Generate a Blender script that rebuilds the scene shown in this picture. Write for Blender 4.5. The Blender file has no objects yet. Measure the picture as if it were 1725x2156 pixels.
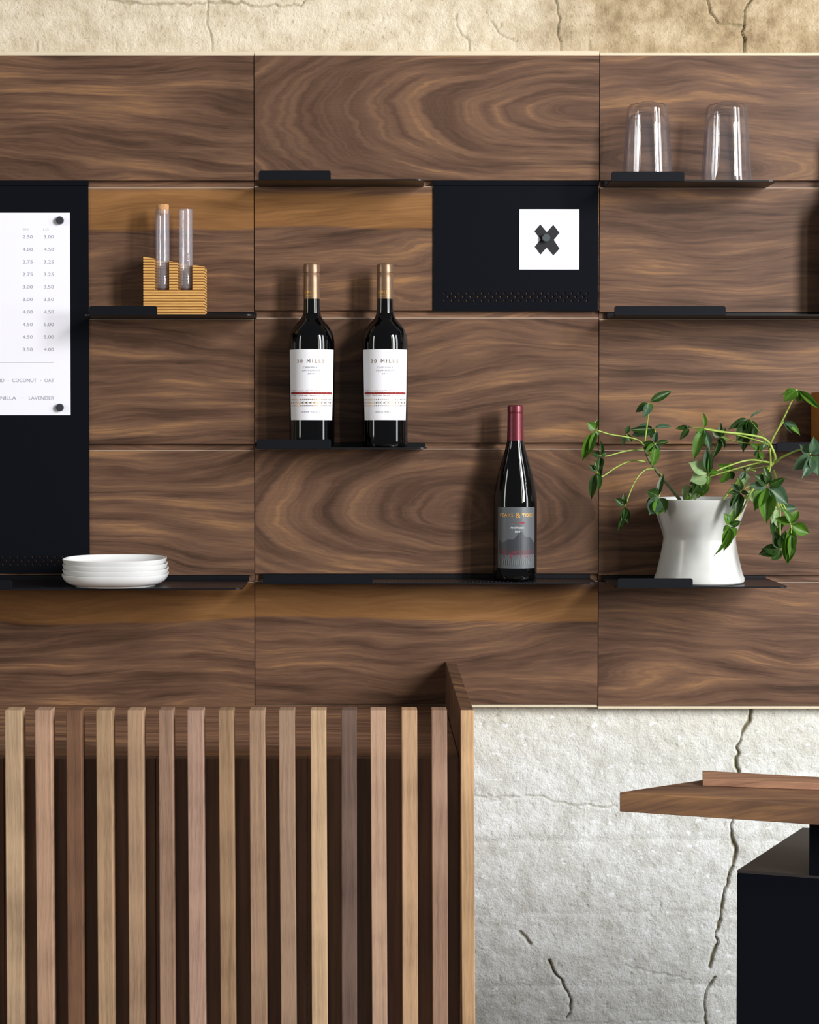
import bpy, bmesh, math, random
import numpy as np
from mathutils import Matrix, Vector, noise as mnoise
random.seed(7)
rnd = random.Random(11)
S = bpy.context.scene
COL = S.collection

# ------------------------------------------------------------------ camera, world, lights, exposure
W, H, F = 1725.0, 2156.0, 3750.0
CX, CY, TH = 785.0, 985.0, math.atan(85.0/3750.0)
CAM = Vector((0, -3.0, 0))
cd = bpy.data.cameras.new('camera'); cam = bpy.data.objects.new('camera', cd); COL.objects.link(cam)
cam.location = CAM; cam.rotation_euler = (math.pi/2 - TH, 0, 0)
cd.sensor_fit = 'VERTICAL'; cd.sensor_height = 36; cd.lens = F/H*36
cd.shift_x = (W/2 - CX)/H; cd.shift_y = (CY - H/2)/H
cd.clip_start = 0.05; cd.clip_end = 60
S.camera = cam

S.view_settings.view_transform = 'Standard'; S.view_settings.look = 'None'
S.view_settings.gamma = 1; S.view_settings.use_curve_mapping = False
S.view_settings.exposure = 0.0

wd = bpy.data.worlds.new('world'); S.world = wd; wd.use_nodes = True
bg = wd.node_tree.nodes['Background']; bg.inputs['Color'].default_value = (0.94, 0.97, 1.0, 1); bg.inputs['Strength'].default_value = 0.14

def area(name, az, el, dist, w, h, energy, col, target=(0.1, 0, -0.05)):
    l = bpy.data.lights.new(name, 'AREA'); l.shape = 'RECTANGLE'; l.size = w; l.size_y = h
    l.energy = energy; l.color = col
    o = bpy.data.objects.new(name, l); COL.objects.link(o)
    a, e = math.radians(az), math.radians(el)
    d = Vector((math.sin(a)*math.cos(e), -math.cos(a)*math.cos(e), math.sin(e)))
    T = Vector(target)
    o.location = T + d*dist
    o.rotation_euler = d.to_track_quat('Z', 'Y').to_euler()
    return o
area('window_light_main', 44, 16, 5.0, 0.65, 2.6, 312, (0.98, 0.98, 1.0))
area('window_light_second', 62, 13, 5.0, 0.8, 2.8, 84, (0.95, 0.97, 1.0))
area('window_light_narrow', 34, 15, 5.0, 0.16, 2.6, 30, (1.0, 0.92, 0.78))
area('window_light_far', -62, 12, 5.0, 0.6, 2.4, 42, (1.0, 0.95, 0.86))

# ------------------------------------------------------------------ projection helper (pixel of the photograph at a known depth -> place in the room)
FW = Vector((0, math.cos(TH), -math.sin(TH))); UP = Vector((0, math.sin(TH), math.cos(TH)))
def at(px, py, y=0.0):
    d = FW + Vector((1, 0, 0))*((px-CX)/F) + UP*(-(py-CY)/F)
    t = (y - CAM.y)/d.y
    return CAM + d*t
def atz(px, py, z):
    d = FW + Vector((1, 0, 0))*((px-CX)/F) + UP*(-(py-CY)/F)
    return CAM + d*((z - CAM.z)/d.z)
def lin(r, g, b):
    f = lambda c: (c/255/12.92) if c/255 <= 0.04045 else ((c/255+0.055)/1.055)**2.4
    return (f(r), f(g), f(b), 1)

# ------------------------------------------------------------------ materials
def mat(name, col=(0.5,0.5,0.5,1), rough=0.5, metal=0, spec=0.5):
    m = bpy.data.materials.new(name); m.use_nodes = True
    b = m.node_tree.nodes['Principled BSDF']
    b.inputs['Base Color'].default_value = col; b.inputs['Roughness'].default_value = rough
    b.inputs['Metallic'].default_value = metal; b.inputs['Specular IOR Level'].default_value = spec
    return m
class NT:
    def __init__(s, m): s.t = m.node_tree; s.b = s.t.nodes['Principled BSDF']
    def n(s, typ, **kw):
        x = s.t.nodes.new(typ)
        for k, v in kw.items(): setattr(x, k, v)
        return x
    def L(s, a, b): s.t.links.new(a, b)
    def put(s, sock, v):
        if isinstance(v, bpy.types.NodeSocket): s.L(v, sock)
        else: sock.default_value = v
    def math(s, op, a, b=0.0, c=None, clamp=False):
        x = s.n('ShaderNodeMath', operation=op); x.use_clamp = clamp
        s.put(x.inputs[0], a); s.put(x.inputs[1], b)
        if c is not None: s.put(x.inputs[2], c)
        return x.outputs[0]
    def xyz(s, a, b, c):
        x = s.n('ShaderNodeCombineXYZ'); s.put(x.inputs[0], a); s.put(x.inputs[1], b); s.put(x.inputs[2], c); return x.outputs[0]
    def noise(s, vec, scale=1.0, detail=2.0, rough=0.5, dist=0.0):
        x = s.n('ShaderNodeTexNoise'); s.L(vec, x.inputs['Vector'])
        x.inputs['Scale'].default_value = scale; x.inputs['Detail'].default_value = detail
        x.inputs['Roughness'].default_value = rough; x.inputs['Distortion'].default_value = dist
        return x.outputs['Fac']
    def ramp(s, fac, stops):
        x = s.n('ShaderNodeValToRGB'); s.L(fac, x.inputs[0]); e = x.color_ramp.elements
        while len(e) < len(stops): e.new(0.5)
        for i, (p, c) in enumerate(stops): e[i].position = p; e[i].color = c
        return x.outputs[0]
    def mix(s, fac, a, b, mode='MIX'):
        x = s.n('ShaderNodeMix', data_type='RGBA', blend_type=mode)
        s.put(x.inputs[0], fac); s.put(x.inputs[6], a); s.put(x.inputs[7], b); return x.outputs[2]
    def sep(s):
        g = s.n('ShaderNodeTexCoord'); x = s.n('ShaderNodeSeparateXYZ'); s.L(g.outputs['Object'], x.inputs[0])
        return g.outputs['Object'], x.outputs[0], x.outputs[1], x.outputs[2]
    def bump(s, h, strength, dist):
        x = s.n('ShaderNodeBump'); x.inputs['Strength'].default_value = strength; x.inputs['Distance'].default_value = dist
        s.L(h, x.inputs['Height']); s.L(x.outputs[0], s.b.inputs['Normal'])

def walnut(name, cx, cz, seed, kx=0.2, sap=None, band=1.0, tone=1.0, axes='xz'):
    """flat sawn walnut veneer: contour rings round (cx, cz), stretched along the board"""
    m = mat(name, rough=0.42, spec=0.25); t = NT(m); P, X, Y, Z = t.sep()
    if axes == 'xy': Z = t.math('ADD', Y, Z)
    if axes == 'zy': X, Z = Z, t.math('ADD', Y, X)
    lo = t.noise(t.xyz(t.math('MULTIPLY', X, 2.2), seed, t.math('MULTIPLY', Z, 6.0)), 1.0, 2.0, 0.45)
    md = t.noise(t.xyz(t.math('MULTIPLY', X, 8.0), seed+5, t.math('MULTIPLY', Z, 30.0)), 1.0, 4.0, 0.6)
    dx = t.math('MULTIPLY', t.math('SUBTRACT', X, cx), kx)
    dz = t.math('SUBTRACT', Z, cz)
    dz = t.math('ADD', dz, t.math('MULTIPLY', t.math('SUBTRACT', lo, 0.5), 0.14))
    r = t.math('SQRT', t.math('ADD', t.math('ADD', t.math('MULTIPLY', dx, dx), t.math('MULTIPLY', dz, dz)), 0.00004))
    side = t.math('MULTIPLY', t.math('GREATER_THAN', dz, 0.0), 0.0)
    v = t.math('ADD', t.math('ADD', r, side), t.math('MULTIPLY', t.math('SUBTRACT', md, 0.5), 0.014))
    n1 = t.noise(t.xyz(t.math('MULTIPLY', v, 58.0*band), seed*3.1, t.math('MULTIPLY', X, 3.6)), 1.0, 4.0, 0.6)
    n2 = t.noise(t.xyz(t.math('MULTIPLY', v, 260.0*band), seed*1.7, t.math('MULTIPLY', X, 7.0)), 1.0, 3.0, 0.6)
    fib = t.noise(t.xyz(t.math('MULTIPLY', X, 22.0), seed, t.math('MULTIPLY', Z, 620.0)), 1.0, 2.0, 0.6)
    chat = t.noise(t.xyz(t.math('MULTIPLY', X, 4.5), seed+9, t.math('MULTIPLY', v, 22.0)), 1.0, 2.0, 0.5)
    k = t.math('ADD', t.math('MULTIPLY', n1, 0.70), t.math('MULTIPLY', n2, 0.30))
    k = t.math('ADD', k, t.math('MULTIPLY', t.math('SUBTRACT', fib, 0.5), 0.11))
    k = t.math('ADD', k, t.math('MULTIPLY', t.math('SUBTRACT', chat, 0.5), 0.34))
    q = lambda r_, g_, b_: tuple([c*tone for c in lin(r_, g_, b_)[:3]] + [1])
    c = t.ramp(k, [(0.32, q(66,47,36)), (0.41, q(84,61,47)), (0.49, q(99,73,57)), (0.57, q(113,84,64)), (0.65, q(136,101,71)), (0.74, q(158,116,76))])
    if sap:
        z0, z1 = sap
        wv = t.math('MULTIPLY', t.math('SUBTRACT', t.noise(t.xyz(t.math('MULTIPLY', X, 4.0), seed+3, 0.0), 1.0, 2.0), 0.5), 0.03)
        zz = t.math('ADD', Z, wv)
        lo_ = t.n('ShaderNodeMapRange', interpolation_type='SMOOTHSTEP'); t.L(zz, lo_.inputs[0]); lo_.inputs[1].default_value = z0-0.002; lo_.inputs[2].default_value = z0+0.004
        hi_ = t.n('ShaderNodeMapRange', interpolation_type='SMOOTHSTEP'); t.L(zz, hi_.inputs[0]); hi_.inputs[1].default_value = z1-0.006; hi_.inputs[2].default_value = z1+0.008; hi_.inputs[3].default_value = 1; hi_.inputs[4].default_value = 0
        sc = t.ramp(k, [(0.3, lin(112,76,42)), (0.55, lin(142,100,58)), (0.75, lin(158,116,72))])
        c = t.mix(t.math('MULTIPLY', t.math('MULTIPLY', lo_.outputs[0], hi_.outputs[0]), 0.9), c, sc)
    t.L(c, t.b.inputs['Base Color']); t.bump(fib, 0.12, 0.0006)
    return m

def slat_wood():
    m = mat('raw_walnut_slat', rough=0.5, spec=0.3); t = NT(m); P, X, Y, Z = t.sep()
    oi = t.n('ShaderNodeObjectInfo')
    sd = t.math('MULTIPLY', oi.outputs['Alpha'], 20.0)
    wob = t.noise(t.xyz(t.math('MULTIPLY', X, 3.0), sd, t.math('MULTIPLY', Z, 3.0)), 1.0, 2.0)
    xx = t.math('ADD', X, t.math('MULTIPLY', wob, 0.03))
    a = t.noise(t.xyz(t.math('MULTIPLY', xx, 260.0), sd, t.math('MULTIPLY', Z, 2.5)), 1.0, 3.0, 0.6)
    f = t.noise(t.xyz(t.math('MULTIPLY', X, 900.0), sd, t.math('MULTIPLY', Z, 45.0)), 1.0, 2.0, 0.6)
    c_ = t.noise(t.xyz(0.0, sd, t.math('MULTIPLY', Z, 11.0)), 1.0, 2.0, 0.5)
    k = t.math('ADD', t.math('ADD', t.math('MULTIPLY', a, 0.6), t.math('MULTIPLY', f, 0.42)), t.math('MULTIPLY', c_, 0.6))
    g = t.ramp(k, [(0.55, (0.58,0.54,0.52,1)), (0.8, (0.97,0.95,0.95,1)), (1.0, (1.22,1.2,1.18,1))])
    c = t.mix(1.0, oi.outputs['Color'], g, 'MULTIPLY')
    t.L(c, t.b.inputs['Base Color']); t.bump(f, 0.15, 0.0005)
    return m

def noisy(name, c1, c2, scale, rough=0.5, spec=0.5, bump=0.0, bd=0.001, stretch=(1,1,1)):
    m = mat(name, rough=rough, spec=spec); t = NT(m); P, X, Y, Z = t.sep()
    f = t.noise(t.xyz(t.math('MULTIPLY', X, stretch[0]), t.math('MULTIPLY', Y, stretch[1]), t.math('MULTIPLY', Z, stretch[2])), scale, 4.0, 0.6)
    t.L(t.ramp(f, [(0.35, c1), (0.65, c2)]), t.b.inputs['Base Color'])
    if bump: t.bump(f, bump, bd)
    return m

def concrete():
    m = mat('old_concrete', rough=0.9, spec=0.2); t = NT(m); P, X, Y, Z = t.sep()
    big = t.noise(t.xyz(t.math('MULTIPLY', X, 3.0), 0.0, t.math('MULTIPLY', Z, 6.0)), 1.0, 4.0, 0.6)
    mid = t.noise(P, 28.0, 5.0, 0.6); fine = t.noise(P, 230.0, 4.0, 0.65)
    pale = t.ramp(mid, [(0.3, lin(196,196,188)), (0.5, lin(214,215,210)), (0.62, lin(222,224,221)), (0.72, lin(236,238,237))])
    warm = t.ramp(mid, [(0.3, lin(196,180,152)), (0.5, lin(214,201,176)), (0.7, lin(226,215,193))])
    tan = t.ramp(mid, [(0.3, lin(138,116,88)), (0.45, lin(164,144,112)), (0.55, lin(178,158,126)), (0.7, lin(196,178,148))])
    ylw = t.n('ShaderNodeMapRange'); t.L(t.math('ADD', Z, t.math('MULTIPLY', big, 0.12)), ylw.inputs[0]); ylw.inputs[1].default_value = -0.56; ylw.inputs[2].default_value = -0.40; ylw.inputs[3].default_value = 0.0; ylw.inputs[4].default_value = 0.6
    pale = t.mix(ylw.outputs[0], pale, lin(212,208,190))
    # the old plaster is cream high up, with warm light from above painted into that colour, browner towards the right where it has worn away, and whitewashed low down
    up = t.n('ShaderNodeMapRange'); t.L(t.math('ADD', Z, t.math('MULTIPLY', big, 0.15)), up.inputs[0]); up.inputs[1].default_value = -0.42; up.inputs[2].default_value = -0.10
    rt = t.n('ShaderNodeMapRange', interpolation_type='SMOOTHSTEP'); t.L(t.math('ADD', X, t.math('MULTIPLY', big, 0.5)), rt.inputs[0]); rt.inputs[1].default_value = 0.40; rt.inputs[2].default_value = 0.68
    c = t.mix(up.outputs[0], pale, t.mix(rt.outputs[0], warm, tan))
    pit = t.ramp(t.noise(P, 95.0, 3.0, 0.6), [(0.26, (0.62,0.60,0.52,1)), (0.36, (1,1,1,1))])
    c = t.mix(0.75, c, pit, 'MULTIPLY')
    spk = t.ramp(t.noise(t.xyz(X, 3.0, t.math('MULTIPLY', Z, 1.6)), 60.0, 2.0, 0.5), [(0.62, (0,0,0,1)), (0.70, (1,1,1,1))])
    c = t.mix(t.math('MULTIPLY', t.math('MULTIPLY', spk, 0.85), t.math('SUBTRACT', 1.0, up.outputs[0])), c, lin(240,242,243))
    at_ = t.n('ShaderNodeAttribute'); at_.attribute_name = 'dirt'
    c = t.mix(at_.outputs['Fac'], c, lin(118,110,80))
    t.L(c, t.b.inputs['Base Color'])
    g2 = t.noise(P, 110.0, 4.0, 0.7)
    sp2 = t.ramp(t.noise(t.xyz(X, 9.0, Z), 170.0, 3.0, 0.6), [(0.30, (0.55,0.54,0.44,1)), (0.38, (1,1,1,1))])
    t.L(t.mix(0.8, c, sp2, 'MULTIPLY'), t.b.inputs['Base Color'])
    t.bump(t.math('ADD', t.math('MULTIPLY', fine, 0.8), g2), 0.75, 0.0024)
    return m

def thin_glass(name, tint, haze=0.0, hazecol=(0.8,0.78,0.82,1), ior=1.45):
    m = bpy.data.materials.new(name); m.use_nodes = True; nt = m.node_tree; nt.nodes.clear()
    o = nt.nodes.new('ShaderNodeOutputMaterial'); tr = nt.nodes.new('ShaderNodeBsdfTransparent'); gl = nt.nodes.new('ShaderNodeBsdfGlossy')
    tr.inputs[0].default_value = tint; gl.inputs['Roughness'].default_value = 0.02; gl.inputs[0].default_value = (1,1,1,1)
    lw = nt.nodes.new('ShaderNodeLayerWeight'); lw.inputs[0].default_value = 0.5
    pw = nt.nodes.new('ShaderNodeMath'); pw.operation = 'POWER'; nt.links.new(lw.outputs['Facing'], pw.inputs[0]); pw.inputs[1].default_value = 4.0
    fr = nt.nodes.new('ShaderNodeMath'); fr.operation = 'MULTIPLY_ADD'; nt.links.new(pw.outputs[0], fr.inputs[0]); fr.inputs[1].default_value = 0.75; fr.inputs[2].default_value = 0.05
    cr = nt.nodes.new('ShaderNodeValToRGB'); nt.links.new(lw.outputs['Facing'], cr.inputs[0])
    cr.color_ramp.elements[0].position = 0.45; cr.color_ramp.elements[0].color = tint; cr.color_ramp.elements[1].position = 0.88; cr.color_ramp.elements[1].color = (0.50, 0.48, 0.56, 1)
    nt.links.new(cr.outputs[0], tr.inputs[0])
    mx = nt.nodes.new('ShaderNodeMixShader'); nt.links.new(fr.outputs[0], mx.inputs[0]); nt.links.new(tr.outputs[0], mx.inputs[1]); nt.links.new(gl.outputs[0], mx.inputs[2])
    out = mx.outputs[0]
    if haze:
        df = nt.nodes.new('ShaderNodeBsdfDiffuse'); df.inputs[0].default_value = hazecol
        m2 = nt.nodes.new('ShaderNodeMixShader'); m2.inputs[0].default_value = haze
        nt.links.new(out, m2.inputs[1]); nt.links.new(df.outputs[0], m2.inputs[2]); out = m2.outputs[0]
    nt.links.new(out, o.inputs[0]); return m

M = {}
M['concrete'] = concrete()
M['slat'] = slat_wood()
M['ply_edge'] = noisy('pale_plywood_edge', lin(206,190,160), lin(226,212,186), 8, 0.6, 0.3, stretch=(2,2,200))
M['edge_line'] = mat('panel_edge_line', lin(196,178,158), 0.3, 0, 0.6)
M['metal'] = mat('black_powder_coat', lin(15,16,20), 0.38, 0, 0.35)
M['metal_shiny'] = mat('black_satin_metal', lin(18,18,22), 0.27, 0, 0.4)
M['metal_lip'] = noisy('dark_slate_coat', lin(12,15,19), lin(15,18,23), 900, 0.6, 0.12)
M['board'] = noisy('black_board_coat', lin(12,14,19), lin(16,18,24), 1400, 0.65, 0.05)
M['paper'] = mat('white_paper', lin(243,243,250), 0.75, 0, 0.2)
M['print'] = mat('grey_print', lin(158,158,172), 0.8, 0, 0.1)
M['print_faint'] = mat('faint_print', lin(205,205,214), 0.8, 0, 0.1)
M['ink'] = mat('black_ink', lin(36,35,38), 0.5, 0, 0.3)
M['magnet'] = mat('dark_magnet', lin(62,64,70), 0.4, 0.3, 0.5)
M['magnet_green'] = mat('slate_magnet', lin(72,82,84), 0.45, 0.2, 0.5)
M['bottle'] = mat('dark_bottle_glass', (0.001,0.001,0.0013,1), 0.03, 0, 0.5)
M['gold_foil'] = noisy('bronze_capsule', lin(126,100,78), lin(138,110,86), 300, 0.36, 0.5); M['gold_foil'].node_tree.nodes['Principled BSDF'].inputs['Metallic'].default_value = 0.55
M['red_foil'] = noisy('burgundy_capsule', lin(100,36,46), lin(112,44,54), 300, 0.34, 0.5); M['red_foil'].node_tree.nodes['Principled BSDF'].inputs['Metallic'].default_value = 0.4
M['label'] = mat('white_label', lin(240,240,244), 0.6, 0, 0.3)
M['gold'] = mat('gold_print', lin(214,164,86), 0.35, 0.5, 0.5)
M['gold_dark'] = mat('bronze_print', lin(112,88,58), 0.4, 0.4, 0.5)
M['red_print'] = mat('brick_red_print', lin(142,52,50), 0.7, 0, 0.2)
M['pink_print'] = mat('red_ink', lin(158,46,60), 0.6, 0, 0.2)
M['grey_label'] = mat('slate_grey_label', lin(88,92,95), 0.38, 0, 0.5)
M['label_dark'] = mat('charcoal_print', lin(56,59,64), 0.38, 0, 0.5)
M['label_mid'] = mat('mid_grey_print', lin(102,105,106), 0.4, 0, 0.5)
M['white_print'] = mat('white_print', lin(214,216,220), 0.6, 0, 0.3)
M['glass'] = thin_glass('clear_tumbler_glass', (0.985,0.985,0.99,1), 0.012)
M['tube'] = thin_glass('test_tube_glass', (0.985,0.985,0.985,1), 0.10, (0.72,0.68,0.74,1))
M['cork'] = noisy('cork', lin(176,128,84), lin(206,160,112), 420, 0.85, 0.2, 0.3, 0.0006)
M['ribbed'] = noisy('amber_ribbed_wood', lin(196,146,78), lin(214,166,96), 60, 0.6, 0.3, stretch=(1,1,14))
M['groove'] = mat('rib_groove', lin(122,78,32), 0.8, 0, 0.2)
M['porcelain'] = mat('white_porcelain', lin(226,227,226), 0.22, 0, 0.5)
M['ceramic'] = noisy('white_glazed_ceramic', lin(198,199,194), lin(206,207,203), 12, 0.24, 0.5)
M['soil'] = noisy('potting_soil', lin(40,30,22), lin(72,54,40), 300, 0.95, 0.1, 0.8, 0.004)
M['stem'] = noisy('green_stem', lin(126,150,58), lin(160,182,84), 60, 0.5, 0.4)
M['woody'] = noisy('woody_stem', lin(84,92,62), lin(116,120,86), 160, 0.7, 0.3)
M['backing'] = noisy('dark_stained_board', lin(104,82,68), lin(124,98,82), 5, 0.6, 0.3, stretch=(30,30,1.2))
M['floor'] = noisy('polished_concrete_floor', lin(120,114,106), lin(148,142,134), 3, 0.35, 0.4)
M['dark_box'] = noisy('midnight_black_laminate', lin(11,13,20), lin(14,16,25), 1500, 0.5, 0.08)
M['dark_top'] = noisy('charcoal_laminate_top', lin(48,45,44), lin(54,51,50), 1500, 0.45, 0.4)
M['amber'] = noisy('amber_wood', lin(150,92,34), lin(176,112,48), 40, 0.6, 0.3, stretch=(20,20,1))
def leafmat(name, a, b, back):
    m = mat(name, rough=0.42, spec=0.4); t = NT(m); P, X, Y, Z = t.sep()
    f = t.noise(P, 3.0, 3.0, 0.6)
    vein = t.math('ABSOLUTE', X); v = t.n('ShaderNodeMapRange'); t.L(vein, v.inputs[0]); v.inputs[1].default_value = 0.0; v.inputs[2].default_value = 0.03; v.inputs[3].default_value = 0.45; v.inputs[4].default_value = 0.0
    c = t.mix(v.outputs[0], t.ramp(f, [(0.3, a), (0.7, b)]), lin(150,180,100))
    g = t.n('ShaderNodeNewGeometry'); c = t.mix(g.outputs['Backfacing'], c, back)
    t.L(c, t.b.inputs['Base Color'])
    tr = t.n('ShaderNodeBsdfTranslucent'); t.L(c, tr.inputs[0]); mx = t.n('ShaderNodeMixShader'); mx.inputs[0].default_value = 0.28
    out = t.t.nodes['Material Output']; t.L(t.b.outputs[0], mx.inputs[1]); t.L(tr.outputs[0], mx.inputs[2]); t.L(mx.outputs[0], out.inputs[0])
    return m
M['leaf_dark'] = leafmat('leaf_deep_green', lin(34,60,18), lin(50,84,26), lin(84,110,60))
M['leaf_mid'] = leafmat('leaf_green', lin(62,102,22), lin(90,134,38), lin(104,138,66))
M['leaf_blue'] = leafmat('leaf_blue_green', lin(58,86,62), lin(84,112,84), lin(112,138,98))
M['leaf_pale'] = leafmat('leaf_pale_green', lin(136,166,112), lin(168,192,140), lin(180,200,156))

# ------------------------------------------------------------------ mesh helpers
def wm(o):
    m = Matrix.Identity(4)
    if o.parent: m = wm(o.parent) @ o.matrix_parent_inverse
    return m @ o.matrix_basis
def mesh(name, verts, faces, mats=(), fm=None, smooth=False):
    me = bpy.data.meshes.new(name); me.from_pydata([tuple(v) for v in verts], [], faces)
    for x in mats: me.materials.append(x)
    if fm: me.polygons.foreach_set('material_index', fm)
    if smooth: me.shade_smooth()
    me.update(); return me
def link(name, me, parent=None, world=True):
    o = bpy.data.objects.new(name, me); COL.objects.link(o)
    if parent:
        o.parent = parent
        if world: o.matrix_parent_inverse = wm(parent).inverted()
    return o
def empty(name, loc, label, cat, group=None, rz=0):
    o = bpy.data.objects.new(name, None); COL.objects.link(o); o.location = loc; o.rotation_euler.z = rz
    o.empty_display_size = 0.02
    tag(o, label, cat, group); return o
def tag(o, label, cat, group=None):
    o['label'] = label; o['category'] = cat
    if group: o['group'] = group
def box_me(name, x0, x1, y0, y1, z0, z1, m, bev=0.0, seg=1):
    bm = bmesh.new(); bmesh.ops.create_cube(bm, size=1)
    for v in bm.verts: v.co = Vector(((x0+x1)/2+v.co.x*(x1-x0), (y0+y1)/2+v.co.y*(y1-y0), (z0+z1)/2+v.co.z*(z1-z0)))
    if bev: bmesh.ops.bevel(bm, geom=bm.edges[:], offset=bev, segments=seg, affect='EDGES', profile=0.5)
    me = bpy.data.meshes.new(name); bm.to_mesh(me); bm.free(); me.materials.append(m); return me
def prism(name, poly, z0, z1, m, bev=0.0, seg=2, only_front=False):
    """poly in xy, extruded in z"""
    bm = bmesh.new(); vs = [bm.verts.new((p[0], p[1], z0)) for p in poly]; f = bm.faces.new(vs)
    r = bmesh.ops.extrude_face_region(bm, geom=[f])
    for v in r['geom']:
        if isinstance(v, bmesh.types.BMVert): v.co.z = z1
    bmesh.ops.recalc_face_normals(bm, faces=bm.faces[:])
    if bev: bmesh.ops.bevel(bm, geom=bm.edges[:], offset=bev, segments=seg, affect='EDGES', profile=0.5)
    me = bpy.data.meshes.new(name); bm.to_mesh(me); bm.free(); me.materials.append(m); return me
def prism_xz(name, poly, y0, y1, m, bev=0.0, seg=2):
    me = prism(name, [(p[0], p[1]) for p in poly], 0, 1, m)
    for v in me.vertices: v.co = Vector((v.co.x, y0 + (y1-y0)*v.co.z, v.co.y))
    bm = bmesh.new(); bm.from_mesh(me); bmesh.ops.recalc_face_normals(bm, faces=bm.faces[:])
    if bev: bmesh.ops.bevel(bm, geom=bm.edges[:], offset=bev, segments=seg, affect='EDGES', profile=0.5)
    bm.to_mesh(me); bm.free(); return me
def lathe(name, prof, m, seg=64, sup=None, close=False, smooth=True):
    """prof list of (r, z); sup exponent for a rounded-square plan"""
    vs, fs = [], []; n = len(prof)
    for r, z in prof:
        for i in range(seg):
            a = 2*math.pi*i/seg; c, s = math.cos(a), math.sin(a)
            k = 1.0
            if sup: k = (abs(c)**sup + abs(s)**sup)**(-1.0/sup)
            vs.append((r*c*k, r*s*k, z))
    for j in range(n-1):
        for i in range(seg):
            i2 = (i+1) % seg
            fs.append((j*seg+i, j*seg+i2, (j+1)*seg+i2, (j+1)*seg+i))
    if prof[0][0] > 1e-6: fs.append(tuple(reversed(range(seg))))
    if prof[-1][0] > 1e-6 and not close: fs.append(tuple((n-1)*seg+i for i in range(seg)))
    me = mesh(name, vs, fs, [m])
    bm = bmesh.new(); bm.from_mesh(me); bmesh.ops.remove_doubles(bm, verts=bm.verts[:], dist=1e-6)
    bmesh.ops.recalc_face_normals(bm, faces=bm.faces[:]); bm.to_mesh(me); bm.free()
    if smooth:
        me.shade_smooth()
        try: me.set_sharp_from_angle(angle=math.radians(40))
        except Exception: pass
    return me
def tube_me(name, pts, rads, m, seg=8):
    pts = [Vector(p) for p in pts]; vs, fs = [], []
    up = Vector((0.13, 1, 0.07)).normalized()
    for i, p in enumerate(pts):
        d = (pts[min(i+1, len(pts)-1)] - pts[max(i-1, 0)]).normalized()
        a = d.cross(up).normalized(); b = d.cross(a)
        for k in range(seg):
            t = 2*math.pi*k/seg; vs.append(p + (a*math.cos(t)+b*math.sin(t))*rads[i])
    for i in range(len(pts)-1):
        for k in range(seg):
            k2 = (k+1) % seg; fs.append((i*seg+k, i*seg+k2, (i+1)*seg+k2, (i+1)*seg+k))
    fs.append(tuple(range(seg))); fs.append(tuple((len(pts)-1)*seg+k for k in range(seg)))
    me = mesh(name, vs, fs, [m], smooth=True)
    bm = bmesh.new(); bm.from_mesh(me); bmesh.ops.recalc_face_normals(bm, faces=bm.faces[:]); bm.to_mesh(me); bm.free(); return me
def smooth_path(pts, n=6):
    P = [Vector(p) for p in pts]; P = [P[0]*2-P[1]] + P + [P[-1]*2-P[-2]]; out = []
    for i in range(1, len(P)-2):
        for j in range(n):
            t = j/n; a, b, c, d = P[i-1], P[i], P[i+1], P[i+2]
            out.append(0.5*((2*b)+(c-a)*t+(2*a-5*b+4*c-d)*t*t+(3*b-a-3*c+d)*t**3))
    out.append(P[-2]); return out
def joined(name, mes, mats=None):
    bm = bmesh.new(); ml = []
    for me in mes:
        idx = {}
        for i, mm in enumerate(me.materials):
            if mm not in ml: ml.append(mm)
            idx[i] = ml.index(mm)
        n0 = len(bm.faces); bm.from_mesh(me); bm.faces.ensure_lookup_table()
        for f in bm.faces[n0:]: f.material_index = idx.get(f.material_index, 0)
    o = bpy.data.meshes.new(name); bm.to_mesh(o); bm.free()
    for mm in ml: o.materials.append(mm)
    return o
# lettering: returns a flat mesh in xz fitted to a box centred on (cx, cz)
def text_pts(s, w, h, cx, cz, spacing=1.0, bold=0.0):
    c = bpy.data.curves.new('t', 'FONT'); c.body = s; c.space_character = spacing; c.size = 1; c.offset = bold; c.resolution_u = 3
    o = bpy.data.objects.new('t', c); COL.objects.link(o)
    me = bpy.data.meshes.new_from_object(o)
    bpy.data.objects.remove(o); bpy.data.curves.remove(c)
    vs = [v.co.copy() for v in me.vertices]; fs = [tuple(p.vertices) for p in me.polygons]
    x0 = min(v.x for v in vs); x1 = max(v.x for v in vs); y0 = min(v.y for v in vs); y1 = max(v.y for v in vs)
    bpy.data.meshes.remove(me)
    return [(cx + ((v.x-x0)/(x1-x0)-0.5)*w, cz + ((v.y-y0)/(y1-y0)-0.5)*h) for v in vs], fs
class Flat:
    """collects flat print; place(fn) maps (x, z) to 3-D"""
    def __init__(s): s.v = []; s.f = []
    def text(s, *a, **k):
        v, f = text_pts(*a, **k); n = len(s.v); s.v += v; s.f += [tuple(i+n for i in q) for q in f]; return s
    def poly(s, pts): n = len(s.v); s.v += list(pts); s.f.append(tuple(range(n, n+len(pts)))); return s
    def rect(s, x0, x1, z0, z1): return s.poly([(x0,z0),(x1,z0),(x1,z1),(x0,z1)])
    def line(s, a, b, w):
        a, b = Vector(a), Vector(b); d = (b-a).normalized(); n = Vector((-d.y, d.x))*w/2
        return s.poly([tuple(a-n), tuple(b-n), tuple(b+n), tuple(a+n)])
    def build(s, name, m, fn):
        me = mesh(name, [fn(x, z) for x, z in s.v], s.f, [m])
        bm = bmesh.new(); bm.from_mesh(me); bm.normal_update(); bm.to_mesh(me); bm.free(); return me

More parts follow.
